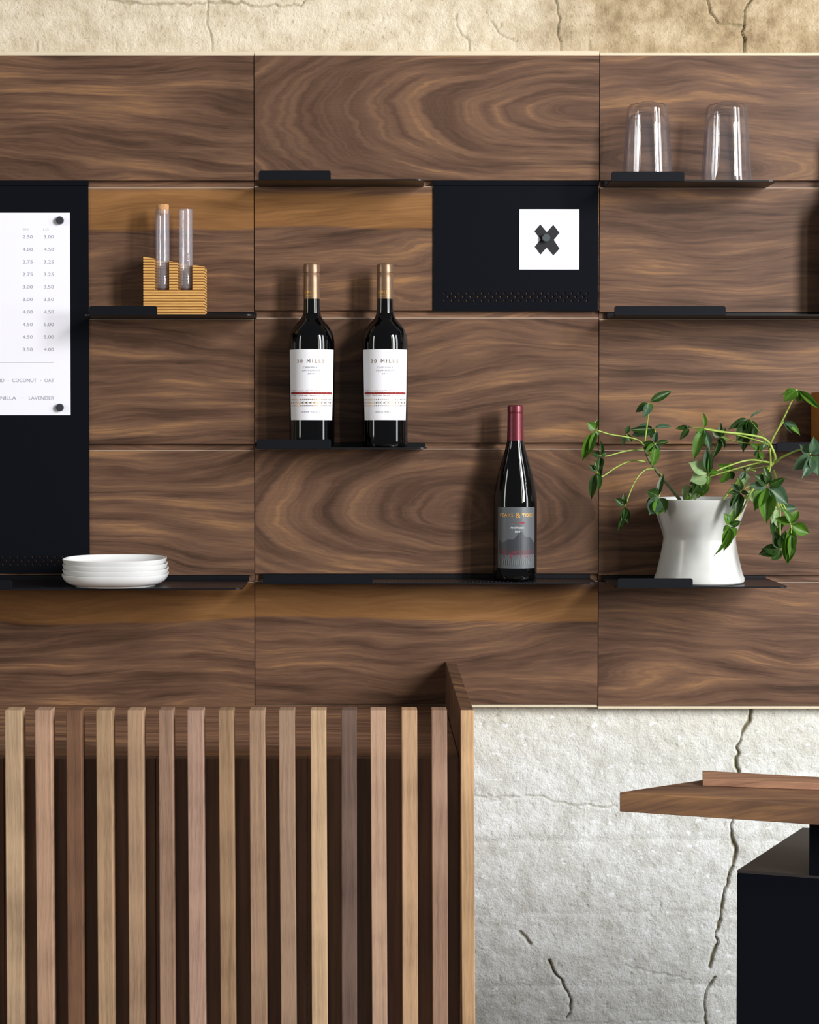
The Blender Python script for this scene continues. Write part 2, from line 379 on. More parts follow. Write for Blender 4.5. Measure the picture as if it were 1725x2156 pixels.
# ------------------------------------------------------------------ the setting
def build_wall():
    def axis(lo, hi, fine):
        a = [lo]; x = lo
        while x < hi - 1e-6:
            st = 0.06
            for f0, f1, fs in fine:
                if f0 - 1e-9 <= x < f1: st = fs
            x = min(x+st, hi); a.append(x)
        return np.array(a)
    xs = axis(-2.6, 2.6, [(-0.66, 0.80, 0.0020)]); zs = axis(-1.45, 1.75, [(-1.03, -0.43, 0.0020), (0.60, 0.74, 0.0020)])
    X, Z = np.meshgrid(xs, zs)
    rs = np.random.RandomState(3); tab = rs.rand(256, 256)
    def vn(x, z):
        xi = np.floor(x).astype(int); zi = np.floor(z).astype(int); fx = x-xi; fz = z-zi
        fx = fx*fx*(3-2*fx); fz = fz*fz*(3-2*fz)
        g = lambda a, b: tab[a & 255, b & 255]
        return (g(xi,zi)*(1-fx)+g(xi+1,zi)*fx)*(1-fz)+(g(xi,zi+1)*(1-fx)+g(xi+1,zi+1)*fx)*fz
    def fbm(x, z, o=4):
        s = 0; a = 0.5
        for i in range(o): s = s + a*vn(x*2**i+17*i, z*2**i+5*i); a *= 0.5
        return s
    n1 = fbm(X*14, Z*20); n2 = fbm(X*70+3, Z*80, 4); n3 = fbm(X*30+9, Z*160, 3)
    d = (n1-0.47)*0.0024 + (n2-0.47)*0.0026
    # horizontal board marks of the old shuttering
    for zc, amp in ((-0.705, .0020), (-0.83, .0014), (-0.955, .0018), (0.69, .002)):
        zz = Z + (fbm(X*6, Z*0+zc, 3)-0.5)*0.03
        d += 0.55*amp*np.exp(-((zz-zc)/0.006)**2)*(0.4+n2*1.2)*-1.2
        d += np.where(zz < zc, -0.0004, 0)
    pit = np.clip((fbm(X*120+50, Z*120, 2)-0.60)*7, 0, 1); d -= pit*0.0022
    dirt = pit*0.35
    cracks = []
    q = lambda L, s, ox, oy: [tuple((at(ox+a/s, oy+b/s, 0.02).x, at(ox+a/s, oy+b/s, 0.02).z)) for a, b in L]
    cracks.append((q([(1690,20),(1682,95),(1660,170),(1630,240),(1600,310),(1590,380),(1600,450),(1590,560),(1575,660),(1565,745),(1562,820),(1580,900),(1578,960),(1565,1030),(1535,1090),(1525,1170),(1505,1270),(1490,1340),(1468,1400),(1475,1460),(1465,1510),(1445,1560),(1440,1600)], 2.782, 980, 1460), .0029, .007))
    cracks.append((q([(1470,1660),(1435,1710),(1400,1770),(1392,1830),(1405,1890),(1410,1936),(1420,2050)], 2.782, 980, 1460), .0024, .006))
    cracks.append((q([(490,1580),(525,1635),(565,1690),(600,1750),(625,1800),(620,1860),(600,1910)], 2.782, 980, 1460), .0029, .007))
    cracks.append((q([(60,600),(180,608),(300,612),(450,595),(520,640),(650,655),(880,662)], 2.782, 980, 1460), .0018, .003))
    cracks.append((q([(320,1395),(350,1430),(375,1470)], 2.782, 980, 1460), .003, .005))
    cracks.append((q([(480,1925),(800,1935),(1100,1922),(1400,1930)], 2.782, 980, 1460), .0014, .0016))
    cracks.append((q([(940,1600),(1100,1640),(1250,1665),(1330,1690)], 2.782, 980, 1460), .0018, .002))
    cracks.append((q([(1412,230),(1408,110),(1415,50),(1445,-20)], 1.994, 860, 0), .0024, .007))
    cracks.append((q([(670,230),(632,150),(635,70),(608,-20)], 1.994, 860, 0), .0022, .004))
    cracks.append((q([(1262,-10),(1275,50),(1300,95),(1400,108)], 1.994, 860, 0), .0024, .005))
    cracks.append((q([(875,230),(848,140),(838,80),(842,-20)], 1.917, 0, 0), .0018, .003))
    cracks.append((q([(430,-5),(600,20),(720,14),(970,8),(1000,28),(1100,20),(1210,22),(1250,-5)], 1.917, 0, 0), .0024, .004))
    cracks.append((q([(200,60),(205,100),(225,150),(270,185)], 1.994, 860, 0), .0016, .003))
    cracks.append((q([(350,90),(380,130),(430,165),(470,175)], 1.994, 860, 0), .0016, .003))
    for L, wd_, dp in cracks:
        L = [(a, b) for a, b in L]
        x0 = min(a for a, b in L)-.03; x1 = max(a for a, b in L)+.03; z0 = min(b for a, b in L)-.03; z1 = max(b for a, b in L)+.03
        msk = (X > x0) & (X < x1) & (Z > z0) & (Z < z1)
        px = X[msk] + (vn(X[msk]*90, Z[msk]*90)-0.5)*0.006; pz = Z[msk] + (vn(X[msk]*90+40, Z[msk]*90)-0.5)*0.006
        best = np.full(px.shape, 9.0)
        for (ax, az), (bx, bz) in zip(L[:-1], L[1:]):
            ex, ez = bx-ax, bz-az; t = np.clip(((px-ax)*ex+(pz-az)*ez)/(ex*ex+ez*ez), 0, 1)
            best = np.minimum(best, np.hypot(px-ax-t*ex, pz-az-t*ez))
        wv = wd_*(0.55+0.9*vn(px*60, pz*60+9))
        k = np.clip(1-best/wv, 0, 1)**0.8
        d[msk] -= dp*k; dirt[msk] = np.maximum(dirt[msk], np.clip(k*1.5, 0, 1)*min(1, dp*130))
    V = np.stack([X, np.full_like(X, 0.022)-d, Z], -1).reshape(-1, 3)
    nz, nx = X.shape; idx = np.arange(nz*nx).reshape(nz, nx)
    Q = np.stack([idx[:-1,:-1], idx[:-1,1:], idx[1:,1:], idx[1:,:-1]], -1).reshape(-1, 4)
    me = bpy.data.meshes.new('wall_back'); me.vertices.add(len(V)); me.vertices.foreach_set('co', V.ravel())
    me.loops.add(Q.size); me.loops.foreach_set('vertex_index', Q.ravel().astype(np.int32))
    me.polygons.add(len(Q)); me.polygons.foreach_set('loop_start', np.arange(0, Q.size, 4, dtype=np.int32))
    me.update(calc_edges=True); me.validate()
    a = me.attributes.new('dirt', 'FLOAT', 'POINT'); a.data.foreach_set('value', dirt.ravel().astype(np.float32))
    me.materials.append(M['concrete']); me.shade_smooth()
    o = link('wall_back', me); o['kind'] = 'structure'
build_wall()
o = link('floor', box_me('floor', -2.6, 2.6, -5.5, 0.2, -1.55, -1.45, M['floor'])); o['kind'] = 'structure'

# ------------------------------------------------------------------ walnut panelling
pan = empty('wood_panelling', (0, 0.02, -0.5), 'walnut veneer wall panelling with grooved rows of boards, fixed to the old concrete wall', 'wall panelling')
XS = [-300, 536, 1261, 2060]
ROWS = [(116, 380), (395, 657), (672, 935), (948, 1211), (1226, 1486)]
ROFF = [0, -3, 0]
def zc(py): return at(785, py).z
# figure centre (px, py), sapwood band (py bottom, py top), grain density
FIG = {(0,0): (300, -900, None, 1.0), (0,1): (1240, 236, None, 1.0), (0,2): (1450, 345, None, 0.9),
       (1,0): (300, 2000, (482, 396), 1.2), (1,1): (900, 2000, (478, 408), 1.1), (1,2): (1500, 1500, None, 0.8),
       (2,0): (100, 2100, None, 0.9), (2,1): (700, 2200, None, 1.0), (2,2): (1430, 2300, None, 1.1),
       (3,0): (-200, 2300, None, 1.0), (3,1): (960, 1062, None, 0.9), (3,2): (1500, -400, None, 1.0),
       (4,0): (330, 2600, (1310, 1236), 1.0), (4,1): (900, 2400, (1308, 1240), 1.0), (4,2): (1600, 3000, None, 1.1)}
for ci in range(3):
    xa, xb = at(XS[ci], 900).x + 0.0007, at(XS[ci+1], 900).x - 0.0007
    for ri, (ya, yb) in enumerate(ROWS):
        yo = ROFF[ci] if ri else 0
        z1, z0 = zc(ya+yo), zc(yb+yo)
        fx, fy, sap, band = FIG[(ri, ci)]
        c = at(fx, fy)
        m = walnut('walnut_veneer', c.x, c.z, 3.3*(ri+1) + (7.7*ci if ri in (0,) else 0.0), kx={(0,1): .27, (3,1): .34, (2,2): .3}.get((ri, ci), .22),
                   sap=(zc(sap[0]), zc(sap[1])) if sap else None, band=band)
        ch = 0.0011; t = 0.0005
        prof = [(0.0, z0+t), (0.0, z1-ch), (ch, z1), (0.018, z1), (0.018, z0), (t, z0)]
        vs = [(x, y, z) for x in (xa, xb) for y, z in prof]; n = len(prof)
        fs = [(i, (i+1) % n, n+(i+1) % n, n+i) for i in range(n)] + [tuple(reversed(range(n))), tuple(range(n, 2*n))]
        me = mesh('panel', vs, fs, [m, M['edge_line']], [0, 1 if ri else 0] + [0]*(n))
        bm = bmesh.new(); bm.from_mesh(me); bmesh.ops.recalc_face_normals(bm, faces=bm.faces[:]); bm.to_mesh(me); bm.free()
        link('panel', me, pan)
    # recessed groove strips behind the joints
    for ri in range(4):
        yo = ROFF[ci]
        m = walnut('walnut_groove', 0, -3, 2.0+ri, band=1.5, tone=1.25)
        link('groove_strip', box_me('groove_strip', xa, xb, 0.0085, 0.0175, zc(ROWS[ri+1][0]+yo)+0.0004-0.0006, zc(ROWS[ri][1]+yo)+0.0008, m), pan)
    # pale plywood cleat, seen above and below the boards
    to, bo = ((108, 1489), (106, 1490), (110, 1493))[ci]
    o = link('plywood_cleat', box_me('plywood_cleat', xa, xb, 0.004, 0.0178, zc(116)+0.0002, zc(to), M['ply_edge'], 0.0006), pan); o['label'] = 'pale plywood edge above the boards'
    o = link('plywood_cleat', box_me('plywood_cleat', xa, xb, 0.003, 0.0178, zc(bo), zc(1486 + ROFF[ci])-0.0002, M['ply_edge'], 0.0006), pan); o['label'] = 'pale plywood edge below the boards'

# ------------------------------------------------------------------ perforated sheet
def perforated(name, u0, u1, v0, v1, t, rows, pitch, rh, r, m, fn):
    """rows: [(vc, [uc..])] from low v to high v; fn(u, v, w) -> 3-D, w = 0 front, t back"""
    vs, fs = [], []
    def V(u, v, w): vs.append(fn(u, v, w)); return len(vs)-1
    def quad(a, b, c, d):
        for w in (0, t):
            q = [V(*p, w) for p in (a, b, c, d)]; fs.append(tuple(q) if w == 0 else tuple(reversed(q)))
    lo = rows[0][0]-rh/2; hi = rows[-1][0]+rh/2
    quad((u0,v0),(u1,v0),(u1,lo),(u0,lo)); quad((u0,hi),(u1,hi),(u1,v1),(u0,v1))
    for vc, us in rows:
        a, b = us[0]-pitch/2, us[-1]+pitch/2; p0, p1 = vc-rh/2, vc+rh/2
        quad((u0,p0),(a,p0),(a,p1),(u0,p1)); quad((b,p0),(u1,p0),(u1,p1),(b,p1))
        for uc in us:
            B = [(uc+pitch/2*x, vc+rh/2*y) for x, y in ((1,0),(1,1),(0,1),(-1,1),(-1,0),(-1,-1),(0,-1),(1,-1))]
            C = [(uc+r*math.cos(k*math.pi/4), vc+r*math.sin(k*math.pi/4)) for k in range(8)]
            for k in range(8):
                j = (k+1) % 8; quad(C[k], B[k], B[j], C[j])
                fs.append((V(*C[k], 0), V(*C[j], 0), V(*C[j], t), V(*C[k], t)))
    for a, b in (((u0,v0),(u1,v0)), ((u1,v0),(u1,v1)), ((u1,v1),(u0,v1)), ((u0,v1),(u0,v0))):
        fs.append((V(*a, 0), V(*a, t), V(*b, t), V(*b, 0)))
    me = mesh(name, vs, fs, [m]); return me

# ------------------------------------------------------------------ metal shelves
def arc(cx, cy, r, a0, a1, n=6): return [(cx+r*math.cos(math.radians(a0+(a1-a0)*i/n)), cy+r*math.sin(math.radians(a0+(a1-a0)*i/n))) for i in range(n+1)]
def shelf(x0, x1, ysurf, depth, lip, slot, label, perf=False, shiny=False, right_round=True, left_round=True, lip_h=0.0135):
    """x0, x1: pixels at the wall; ysurf: pixel height of the shelf surface at the wall; lip: pixels at the front; slot: pixel rows of the groove"""
    a, b = at(x0, 900).x, at(x1, 900).x; z = zc(ysurf); t = 0.0022; D = -depth
    s = empty('metal_shelf', ((a+b)/2, -0.0, z), label, 'shelf', 'black metal shelves hooked into the panel grooves')
    mt = M['metal_shiny'] if shiny else M['metal']
    r = 0.013
    if not perf:
        poly = [(b, -0.0006)] + [(a, -0.0006)]
        poly += arc(a+r, D+r, r, 180, 270) if left_round else [(a, D)]
        poly += arc(b-r, D+r, r, 270, 360) if right_round else [(b, D)]
        me = prism('shelf_plate', poly, z-t, z, mt)
    else:
        e = 0.02; ps = []
        ps.append(prism('p', [(a+e, -0.0006), (a, -0.0006)] + (arc(a+r, D+r, r, 180, 270) if left_round else [(a, D)]) + [(a+e, D)], z-t, z, mt))
        ps.append(prism('p', [(b, -0.0006), (b-e, -0.0006), (b-e, D)] + (arc(b-r, D+r, r, 270, 360) if right_round else [(b, D)]), z-t, z, mt))
        pitch = 0.0126; n = int((b-a-2*e-0.01)/pitch); u0 = (a+b)/2 - (n-1)*pitch/2
        rows = [(D+0.008+0.0063*i, [u0+pitch*k + (pitch/2 if i % 2 else 0) for k in range(n - (i % 2))]) for i in range(3)]
        ps.append(perforated('p', a+e, b-e, D, -0.0006, t, rows, pitch, 0.0063, 0.0019, mt, lambda u, v, w: (u, v, z-w)))
        me = joined('shelf_plate', ps)
    link('shelf_plate', me, s)
    # back hook filling the groove
    zt, zb = zc(slot[0])-0.0006, zc(slot[1])+0.0016
    link('back_hook', box_me('back_hook', a+0.0, b-0.0, 0.0004, 0.0078, min(zb, z-0.001), zt, M['metal'], 0.0004), s)
    la, lb = at(lip[0], 900, D).x, at(lip[1], 900, D).x
    rr = 0.0025; lh = lip_h
    poly = [(la, z-t), (lb, z-t), (lb, z+lh-rr), (lb-rr, z+lh), (la+rr, z+lh), (la, z+lh-rr)]
    o = link('front_lip', prism_xz('front_lip', poly, D-0.0022, D-0.0002, M['metal_lip'], 0.0004, 1), s)
    return z, s
Z1, _ = shelf(546, 891, 391, .080, (546, 697), (380, 395), 'black metal shelf left empty, above the pair of white-labelled wine bottles')
Z2, _ = shelf(1271, 1611, 393, .080, (1286, 1439), (380, 395), 'black metal shelf holding the two upturned glass tumblers')
Z3, _ = shelf(194, 541, 668, .080, (189, 332), (657, 672), 'black metal shelf holding the ribbed test tube block')
Z4, _ = shelf(1278, 2000, 669, .088, (1293, 1527), (657, 672), 'long black metal shelf below the tumblers, mostly empty, running off the right edge')
Z5, _ = shelf(540, 896, 941, .084, (541, 697), (932, 945), 'black metal shelf holding the two white-labelled wine bottles')
Z6, _ = shelf(-240, 524, 1221, .158, (-215, 24), (1211, 1226), 'deep black perforated metal shelf under the stack of white dishes', perf=True, shiny=True)
Z7, _ = shelf(552, 1244, 1217, .086, (554, 785), (1208, 1223), 'long black perforated metal shelf holding the dark-labelled red wine bottle', perf=True, shiny=False)
Z8, _ = shelf(1270, 1615, 1217, .163, (1301, 1460), (1211, 1226), 'black metal shelf holding the white hourglass plant pot', shiny=True)
Z9, _ = shelf(1628, 2010, 947, .080, (1635, 1800), (935, 948), 'black metal shelf behind the plant leaves, holding an amber wooden block')

# ------------------------------------------------------------------ menu board, card board
def hung_board(name, px0, px1, py0, py1, yf, holes, label):
    A, B = at(px0, py1, yf), at(px1, py0, yf)
    e = empty(name, ((A.x+B.x)/2, yf, A.z), label, 'board', 'black metal boards hung from the panel grooves')
    pitch = 15.75*3/3750
    sc = (3+yf)/3750
    rows = []
    for i, (x, y, n) in enumerate(holes):
        p = at(x, y, yf); rows.append((p.z, [p.x + k*pitch*(3+yf)/3 for k in range(n)]))
    rows.sort()
    rh = abs(rows[1][0]-rows[0][0])
    me = perforated('sheet', A.x, B.x, A.z, B.z, 0.0010, rows, pitch*(3+yf)/3, rh, 0.0022, M['board'], lambda u, v, w: (u, yf+w, v))
    link('sheet', me, e)
    z = zc(381)
    link('hook_rail', box_me('hook_rail', A.x-0.0008, B.x+0.0008, yf-0.0018, yf-0.0001, B.z-0.0080, B.z+0.0006, M['board'], 0.0005), e)
    link('wall_hook', box_me('wall_hook', A.x+0.001, B.x-0.001, yf+0.0019, 0.006, zc(393)+0.001, zc(380)-0.0010, M['board']), e)
    return e
YB = -0.0026
h = [(936.7, 617, 20), (936.7+7.9, 624.6, 19), (936.7, 632.4, 20)]
hung_board('display_board', 913, 1260, 381, 655, YB, h, 'black metal board with a dotted hole border, square white card pinned on it')
h = [(7.6-15.75*11, 1172.5, 22), (7.6-15.75*11+7.9, 1180.3, 21), (7.6-15.75*11, 1188, 22)]
hung_board('menu_board', -190, 186, 381, 1207, YB, h, 'tall black metal board behind the white price list at the left edge')

YP = YB - 0.0008
sc = (3+YP)/3750
A, B = at(-160, 874, YP), at(147, 448, YP)
paper = link('price_list_sheet', box_me('price_list_sheet', A.x, B.x, YP-0.0003, YP+0.0003, A.z, B.z, M['paper']))
tag(paper, 'white printed drinks price list sheet held on the tall black board', 'price list')
yy = YP - 0.0005
def pp(x, y): p = at(x, y, yy); return p.x, p.z
fl = Flat()
prices = ['2.50 3.00','4.00 4.50','2.75 3.25','2.75 3.25','3.00 3.50','3.00 3.50','4.00 4.50','4.50 5.00','4.50 5.00','3.50 4.00']
for i, s in enumerate(prices):
    a, b = s.split(); y = 498.6 + i*26.35
    for tx, xc in ((a, 58.5), (b, 103)): x, z = pp(xc, y); fl.text(tx, 21*sc, 7.2*sc, x, z)
link('price_columns', fl.build('price_columns', M['print'], lambda x, z: (x, yy, z)), paper)
fl = Flat()
for tx, xc, w in (('SM', 54, 11), ('LG', 97, 11)): x, z = pp(xc, 483); fl.text(tx, w*sc, 5*sc, x, z)
link('column_heading', fl.build('column_heading', M['print_faint'], lambda x, z: (x, yy, z)), paper)
fl = Flat()
for tx, x0, x1, y in (('ALMOND', -34, 9, 801), ('COCONUT', 26, 77, 801), ('OAT', 94, 114, 801), ('VANILLA', -16, 34, 838), ('LAVENDER', 61, 114, 838)):
    x, z = pp((x0+x1)/2, y); fl.text(tx, (x1-x0)*sc, 7.4*sc, x, z)
for xd, yd in ((17.5, 801), (86, 801), (48, 838)): x, z = pp(xd, yd); fl.rect(x-0.0005, x+0.0005, z-0.0005, z+0.0005)
link('flavour_lines', fl.build('flavour_lines', M['print'], lambda x, z: (x, yy, z)), paper)
x0, z0 = pp(-150, 763); x1, _ = pp(114, 763)
link('rule_line', Flat().rect(x0, x1, z0-0.0004, z0+0.0004).build('rule_line', M['print'], lambda x, z: (x, yy, z)), paper)
def magnet(px, py, yb, rpx, label, m, h=0.006):
    p = at(px, py, yb-h/2); r = rpx*(3+yb)/3750
    me = lathe('magnet', [(0,0),(r*0.92,0),(r,0.0006),(r,h-0.0012),(r*0.88,h),(0,h)], m, 32)
    for v in me.vertices: v.co = Vector((p.x+v.co.x, yb - v.co.z, p.z+v.co.y))
    bm = bmesh.new(); bm.from_mesh(me); bmesh.ops.recalc_face_normals(bm, faces=bm.faces[:]); bm.to_mesh(me); bm.free()
    o = link('round_magnet', me); tag(o, label, 'magnet', 'round magnets'); return o
magnet(126, 464, YP-0.0004, 8.2, 'dark round magnet at the top right corner of the price list', M['magnet'])
magnet(126, 858, YP-0.0004, 8.2, 'dark round magnet at the bottom right corner of the price list', M['magnet'])
A, B = at(1094, 567.5, YP), at(1220, 440.5, YP)
card = link('square_card', box_me('square_card', A.x, B.x, YP-0.0005, YP+0.0003, A.z, B.z, M['paper']))
tag(card, 'square white card printed with a bold black X, pinned on the black board', 'card')
yc = YP - 0.0007
def cp(x, y): p = at(880+x/4.107, 360+y/4.107, yc); return p.x, p.z
XP = [(1010,520),(1060,462),(1116,529),(1172,466),(1226,535),(1176,596),(1226,672),(1173,730),(1115,662),(1062,722),(1012,655),(1062,592)]
outl = [(a+43, b-9) for a, b in XP]
fl = Flat()
for i in range(12): fl.line(cp(*outl[i]), cp(*outl[(i+1) % 12]), 0.0003)
for i in (0,1,2,3,4,6,7,9): fl.line(cp(*outl[i]), cp(*XP[i]), 0.0003)
# white side faces cover the lines that would cross behind the letter
link('x_outline', fl.build('x_outline', M['print_faint'], lambda x, z: (x, yc, z)), card)
P = [cp(*q) for q in XP]; ctr = (sum(p[0] for p in P)/12, sum(p[1] for p in P)/12)
me = mesh('x_mark', [(ctr[0], yc-0.0003, ctr[1])] + [(p[0], yc-0.0003, p[1]) for p in P], [(0, i+1, (i+1) % 12+1) for i in range(12)], [M['ink']])
o = link('x_mark', me, card); o['label'] = 'bold black X'
magnet(1150, 501, yc-0.0005, 8.4, 'slate grey round magnet at the centre of the black X', M['magnet_green'], 0.008)

# ------------------------------------------------------------------ wine bottles
def sheet_on(R, ang_t, ang_b, z0, z1, m, name, nx=28, nz=6, off=0.0):
    vs, fs = [], []
    for j in range(nz+1):
        t = j/nz; an = ang_b+(ang_t-ang_b)*t; z = z0+(z1-z0)*t
        for i in range(nx+1):
            a = -an+2*an*i/nx; vs.append((R*math.sin(a), -R*math.cos(a), z))
    for j in range(nz):
        for i in range(nx): q = j*(nx+1)+i; fs.append((q, q+1, q+nx+2, q+nx+1))
    return mesh(name, vs, fs, [m], smooth=True)
def bent(R): return lambda x, z: (R*math.sin(x/R), -R*math.cos(x/R), z)
def bordeaux(label, loc):
    e = empty('wine_bottle', loc, label, 'wine bottle', 'wine bottles')
    k = (3-0.042)/3750; z = lambda py: (937-py)*k; R = 47.6*k
    prof = [(0, .004), (R*.55, .004), (R*.80, .0015), (R*.90, 0), (R*.97, .0015), (R*.995, .005), (R, .010), (R, z(722)), (R*.992, z(712)), (R*.95, z(701)), (R*.86, z(690)), (R*.72, z(680)), (R*.56, z(671)), (R*.44, z(664)), (R*.385, z(656)), (R*.36, z(645)), (R*.355, z(627)), (R*.33, z(622)), (R*.33, z(554)), (0, z(554))]
    link('bottle_body', lathe('bottle_body', prof, M['bottle'], 72), e, False)
    rc = 17.4*k
    prof = [(R*.345, z(626)), (rc, z(626)), (rc*.985, z(590)), (rc*.97, z(573)), (rc*.93, z(572)), (rc*.93, z(571)), (rc*1.0, z(570)), (rc*1.0, z(556)), (rc*.94, z(553)), (rc*.8, z(552)), (0, z(552))]
    cap = link('capsule', lathe('capsule', prof, M['gold_foil'], 48), e, False); cap['label'] = 'matte bronze foil capsule'
    fl = Flat(); fl.text('30 MILES', 26*k, 6*k, -0.004, z(612), spacing=1.05, bold=0.01); fl.text('NAPA VALLEY', 20*k, 3*k, -0.004, z(619.5))
    link('capsule_print', fl.build('capsule_print', M['gold'], bent(rc+0.0004)), cap, False)
    RL = R+0.0003; zt, zb = z(733), z(880)
    lb = link('paper_label', sheet_on(RL, math.asin(.955), math.asin(.893), zb, zt, M['label'], 'paper_label'), e, False); lb['label'] = 'white paper label with gold and brick red bands'
    RT = RL+0.0003
    fl = Flat(); fl.text('30 MILES', 60*k, 7.6*k, -0.001, z(757.5), spacing=1.5)
    link('title_print', fl.build('title_print', M['gold_dark'], bent(RT)), lb, False)
    fl = Flat(); fl.text('CABERNET', 34*k, 3.6*k, 0, z(770.5), spacing=1.3); fl.text('SAUVIGNON', 38*k, 3.6*k, 0, z(777), spacing=1.3); fl.text('2013', 14*k, 3.6*k, 0, z(783.5), spacing=1.3)
    fl.text('NAPA VALLEY', 40*k, 3.6*k, 0, z(863), spacing=1.2)
    link('small_print', fl.build('small_print', M['print_faint'] if False else M['print'], bent(RT)), lb, False)
    # brick red brushed band, its top and bottom torn
    fl = Flat(); n = 90; w = 0.0
    aw = 1.10*R; r2 = random.Random(5)
    for i in range(n):
        xa_, xb_ = -aw+2*aw*i/n, -aw+2*aw*(i+1)/n
        fl.poly([(xa_, z(826.5)+r2.uniform(-1,1)*.5*k), (xb_, z(826.5)+r2.uniform(-1,1)*.5*k), (xb_, z(821.5)+r2.uniform(-1.6,1)*k), (xa_, z(821.5)+r2.uniform(-1.6,1)*k)])
        if r2.random() < .55: fl.line((xa_, z(818.5)+r2.uniform(-1.2,1.2)*k), (xb_, z(818.5)+r2.uniform(-1.6,1.6)*k), .45*k)
        if r2.random() < .7: fl.line((xa_, z(829)+r2.uniform(-.5,.5)*k), (xb_, z(829)+r2.uniform(-.5,.5)*k), .6*k)
    link('red_band', fl.build('red_band', M['red_print'], bent(RT)), lb, False)
    fg, fd = Flat(), Flat()
    for i in range(26):
        x = -aw*.98+2*aw*.98*i/25
        tgt = fg if (i < 7 or 14 <= i <= 17) else fd
        tgt.poly([(x-1.3*k, z(838.5)), (x+1.3*k, z(838.5)), (x, z(835.5))]); tgt.poly([(x-1.3*k, z(849)), (x, z(852)), (x+1.3*k, z(849))])
        if i % 2 == 0:
            tgt.poly([(x-1.6*k, z(844)), (x, z(846)), (x+1.6*k, z(844)), (x, z(842))])
        else:
            tgt.line((x-1.8*k, z(841)), (x, z(844)), .5*k); tgt.line((x, z(844)), (x-1.8*k, z(847)), .5*k)
    link('gold_ornament', fg.build('gold_ornament', M['gold'], bent(RT)), lb, False)
    link('dark_ornament', fd.build('dark_ornament', M['gold_dark'], bent(RT)), lb, False)
    return e
def copy_tree(o, parent=None):
    c = o.copy(); COL.objects.link(c); c.parent = parent
    for ch in o.children: copy_tree(ch, c)
    return c
def bot_x(px, y): return at(px, 900, y).x
b1 = bordeaux('white-labelled wine bottle with bronze capsule, left one of the pair, partly behind the shelf lip', (bot_x(657, -.042), -.042, Z5))
b2 = copy_tree(b1); b2.location.x = bot_x(811, -.042)
b2['label'] = 'white-labelled wine bottle with bronze capsule, right one of the pair, beyond the shelf lip'
b3 = copy_tree(b1); b3.location = (bot_x(1796, -.045), -.045, Z4)
b3['label'] = 'dark wine bottle at the right edge on the long shelf, seen by its shadow'

def burgundy():
    y = -.043; k = (3+y)/3750; e = empty('wine_bottle', (bot_x(1085.5, y), y, Z7), 'dark red wine bottle with burgundy capsule and grey label, alone on its shelf', 'wine bottle', 'wine bottles')
    z = lambda py: (1222-py)*k; R = 45.8*k
    prof = [(0, .005), (R*.6, .004), (R*.84, .001), (R*.90, 0), (R*.965, .002), (R*.99, .006), (R, .012), (R, z(1058))]
    for py, r in ((1046, .985), (1034, .955), (1020, .905), (1006, .84), (994, .775), (980, .69), (966, .60), (952, .51), (940, .44), (932, .40), (926, .378), (921, .33), (855, .33), (855, 0)): prof.append((R*r, z(py)))
    link('bottle_body', lathe('bottle_body', prof, M['bottle'], 72), e, False)
    rc = 17.6*k
    prof = [(rc*.97, z(928)), (rc*1.0, z(928)), (rc*.96, z(900)), (rc*.94, z(870.5)), (rc*.89, z(869.5)), (rc*.89, z(868.5)), (rc*.96, z(867.5)), (rc*.96, z(857)), (rc*.9, z(854)), (rc*.76, z(852.7)), (0, z(852.7))]
    cap = link('capsule', lathe('capsule', prof, M['red_foil'], 48), e, False); cap['label'] = 'burgundy foil capsule'
    RL = R+.0003; an = math.asin(.83)
    lb = link('paper_label', sheet_on(RL, an, an, z(1194), z(1066), M['grey_label'], 'paper_label'), e, False); lb['label'] = 'slate grey label with gold lettering and red strokes'
    RT = RL+.0003; g = bent(RT)
    fl = Flat(); fl.text('PEAKS', 30*k, 6.6*k, -23.5*k, z(1082.5), bold=.012, spacing=1.1); fl.text('&', 11*k, 11*k, 2*k, z(1082.5), bold=.02); fl.text('TIDES', 27*k, 6.6*k, 24*k, z(1082.5), bold=.015, spacing=1.1)
    link('title_print', fl.build('title_print', M['gold'], g), lb, False)
    fl = Flat(); fl.text('PINOT NOIR', 28*k, 3.8*k, 1*k, z(1109), bold=.012); fl.text('2018', 11*k, 3.8*k, 1*k, z(1117), bold=.012)
    link('small_print', fl.build('small_print', M['white_print'], g), lb, False)
    # mountain silhouettes
    def strips(xa, xb, top, bot, n=24):
        f = Flat()
        for i in range(n):
            a = xa+(xb-xa)*i/n; b = xa+(xb-xa)*(i+1)/n; f.poly([(a*k, z(bot(a))), (b*k, z(bot(b))), (b*k, z(top(b))), (a*k, z(top(a)))])
        return f
    hill = lambda x: 1137 - 19*max(0, 1-abs(x-10)/30)**1.2 - 3*math.sin(x*.25)
    link('mountain_print', strips(-42, 44, hill, lambda x: 1165).build('mountain_print', M['label_dark'], g), lb, False)
    r2 = random.Random(4); fl = Flat()
    for i in range(16):
        x = -38+i*5.0; y0 = 1155+r2.uniform(-2, 3); fl.line(((x-2)*k, z(y0)), ((x+2)*k, z(y0+r2.uniform(10, 17))), (.5+r2.random()*.7)*k)
    fl.poly([(2*k, z(1098.5)), (12*k, z(1097)), (19*k, z(1099)), (12*k, z(1100.5))]); fl.line((-10*k, z(1097)), (0, z(1099)), .5*k)
    o = link('red_strokes', fl.build('red_strokes', M['pink_print'], bent(RT+.0002)), lb, False)
    fl = Flat()
    for i in range(20):
        x = -41+i*4.3; fl.rect(x*k, (x+3.0)*k, z(1186), z(1176+r2.uniform(-3, 4)))
    link('skyline_print', fl.build('skyline_print', M['label_mid'], bent(RT+.0001)), lb, False)
burgundy()

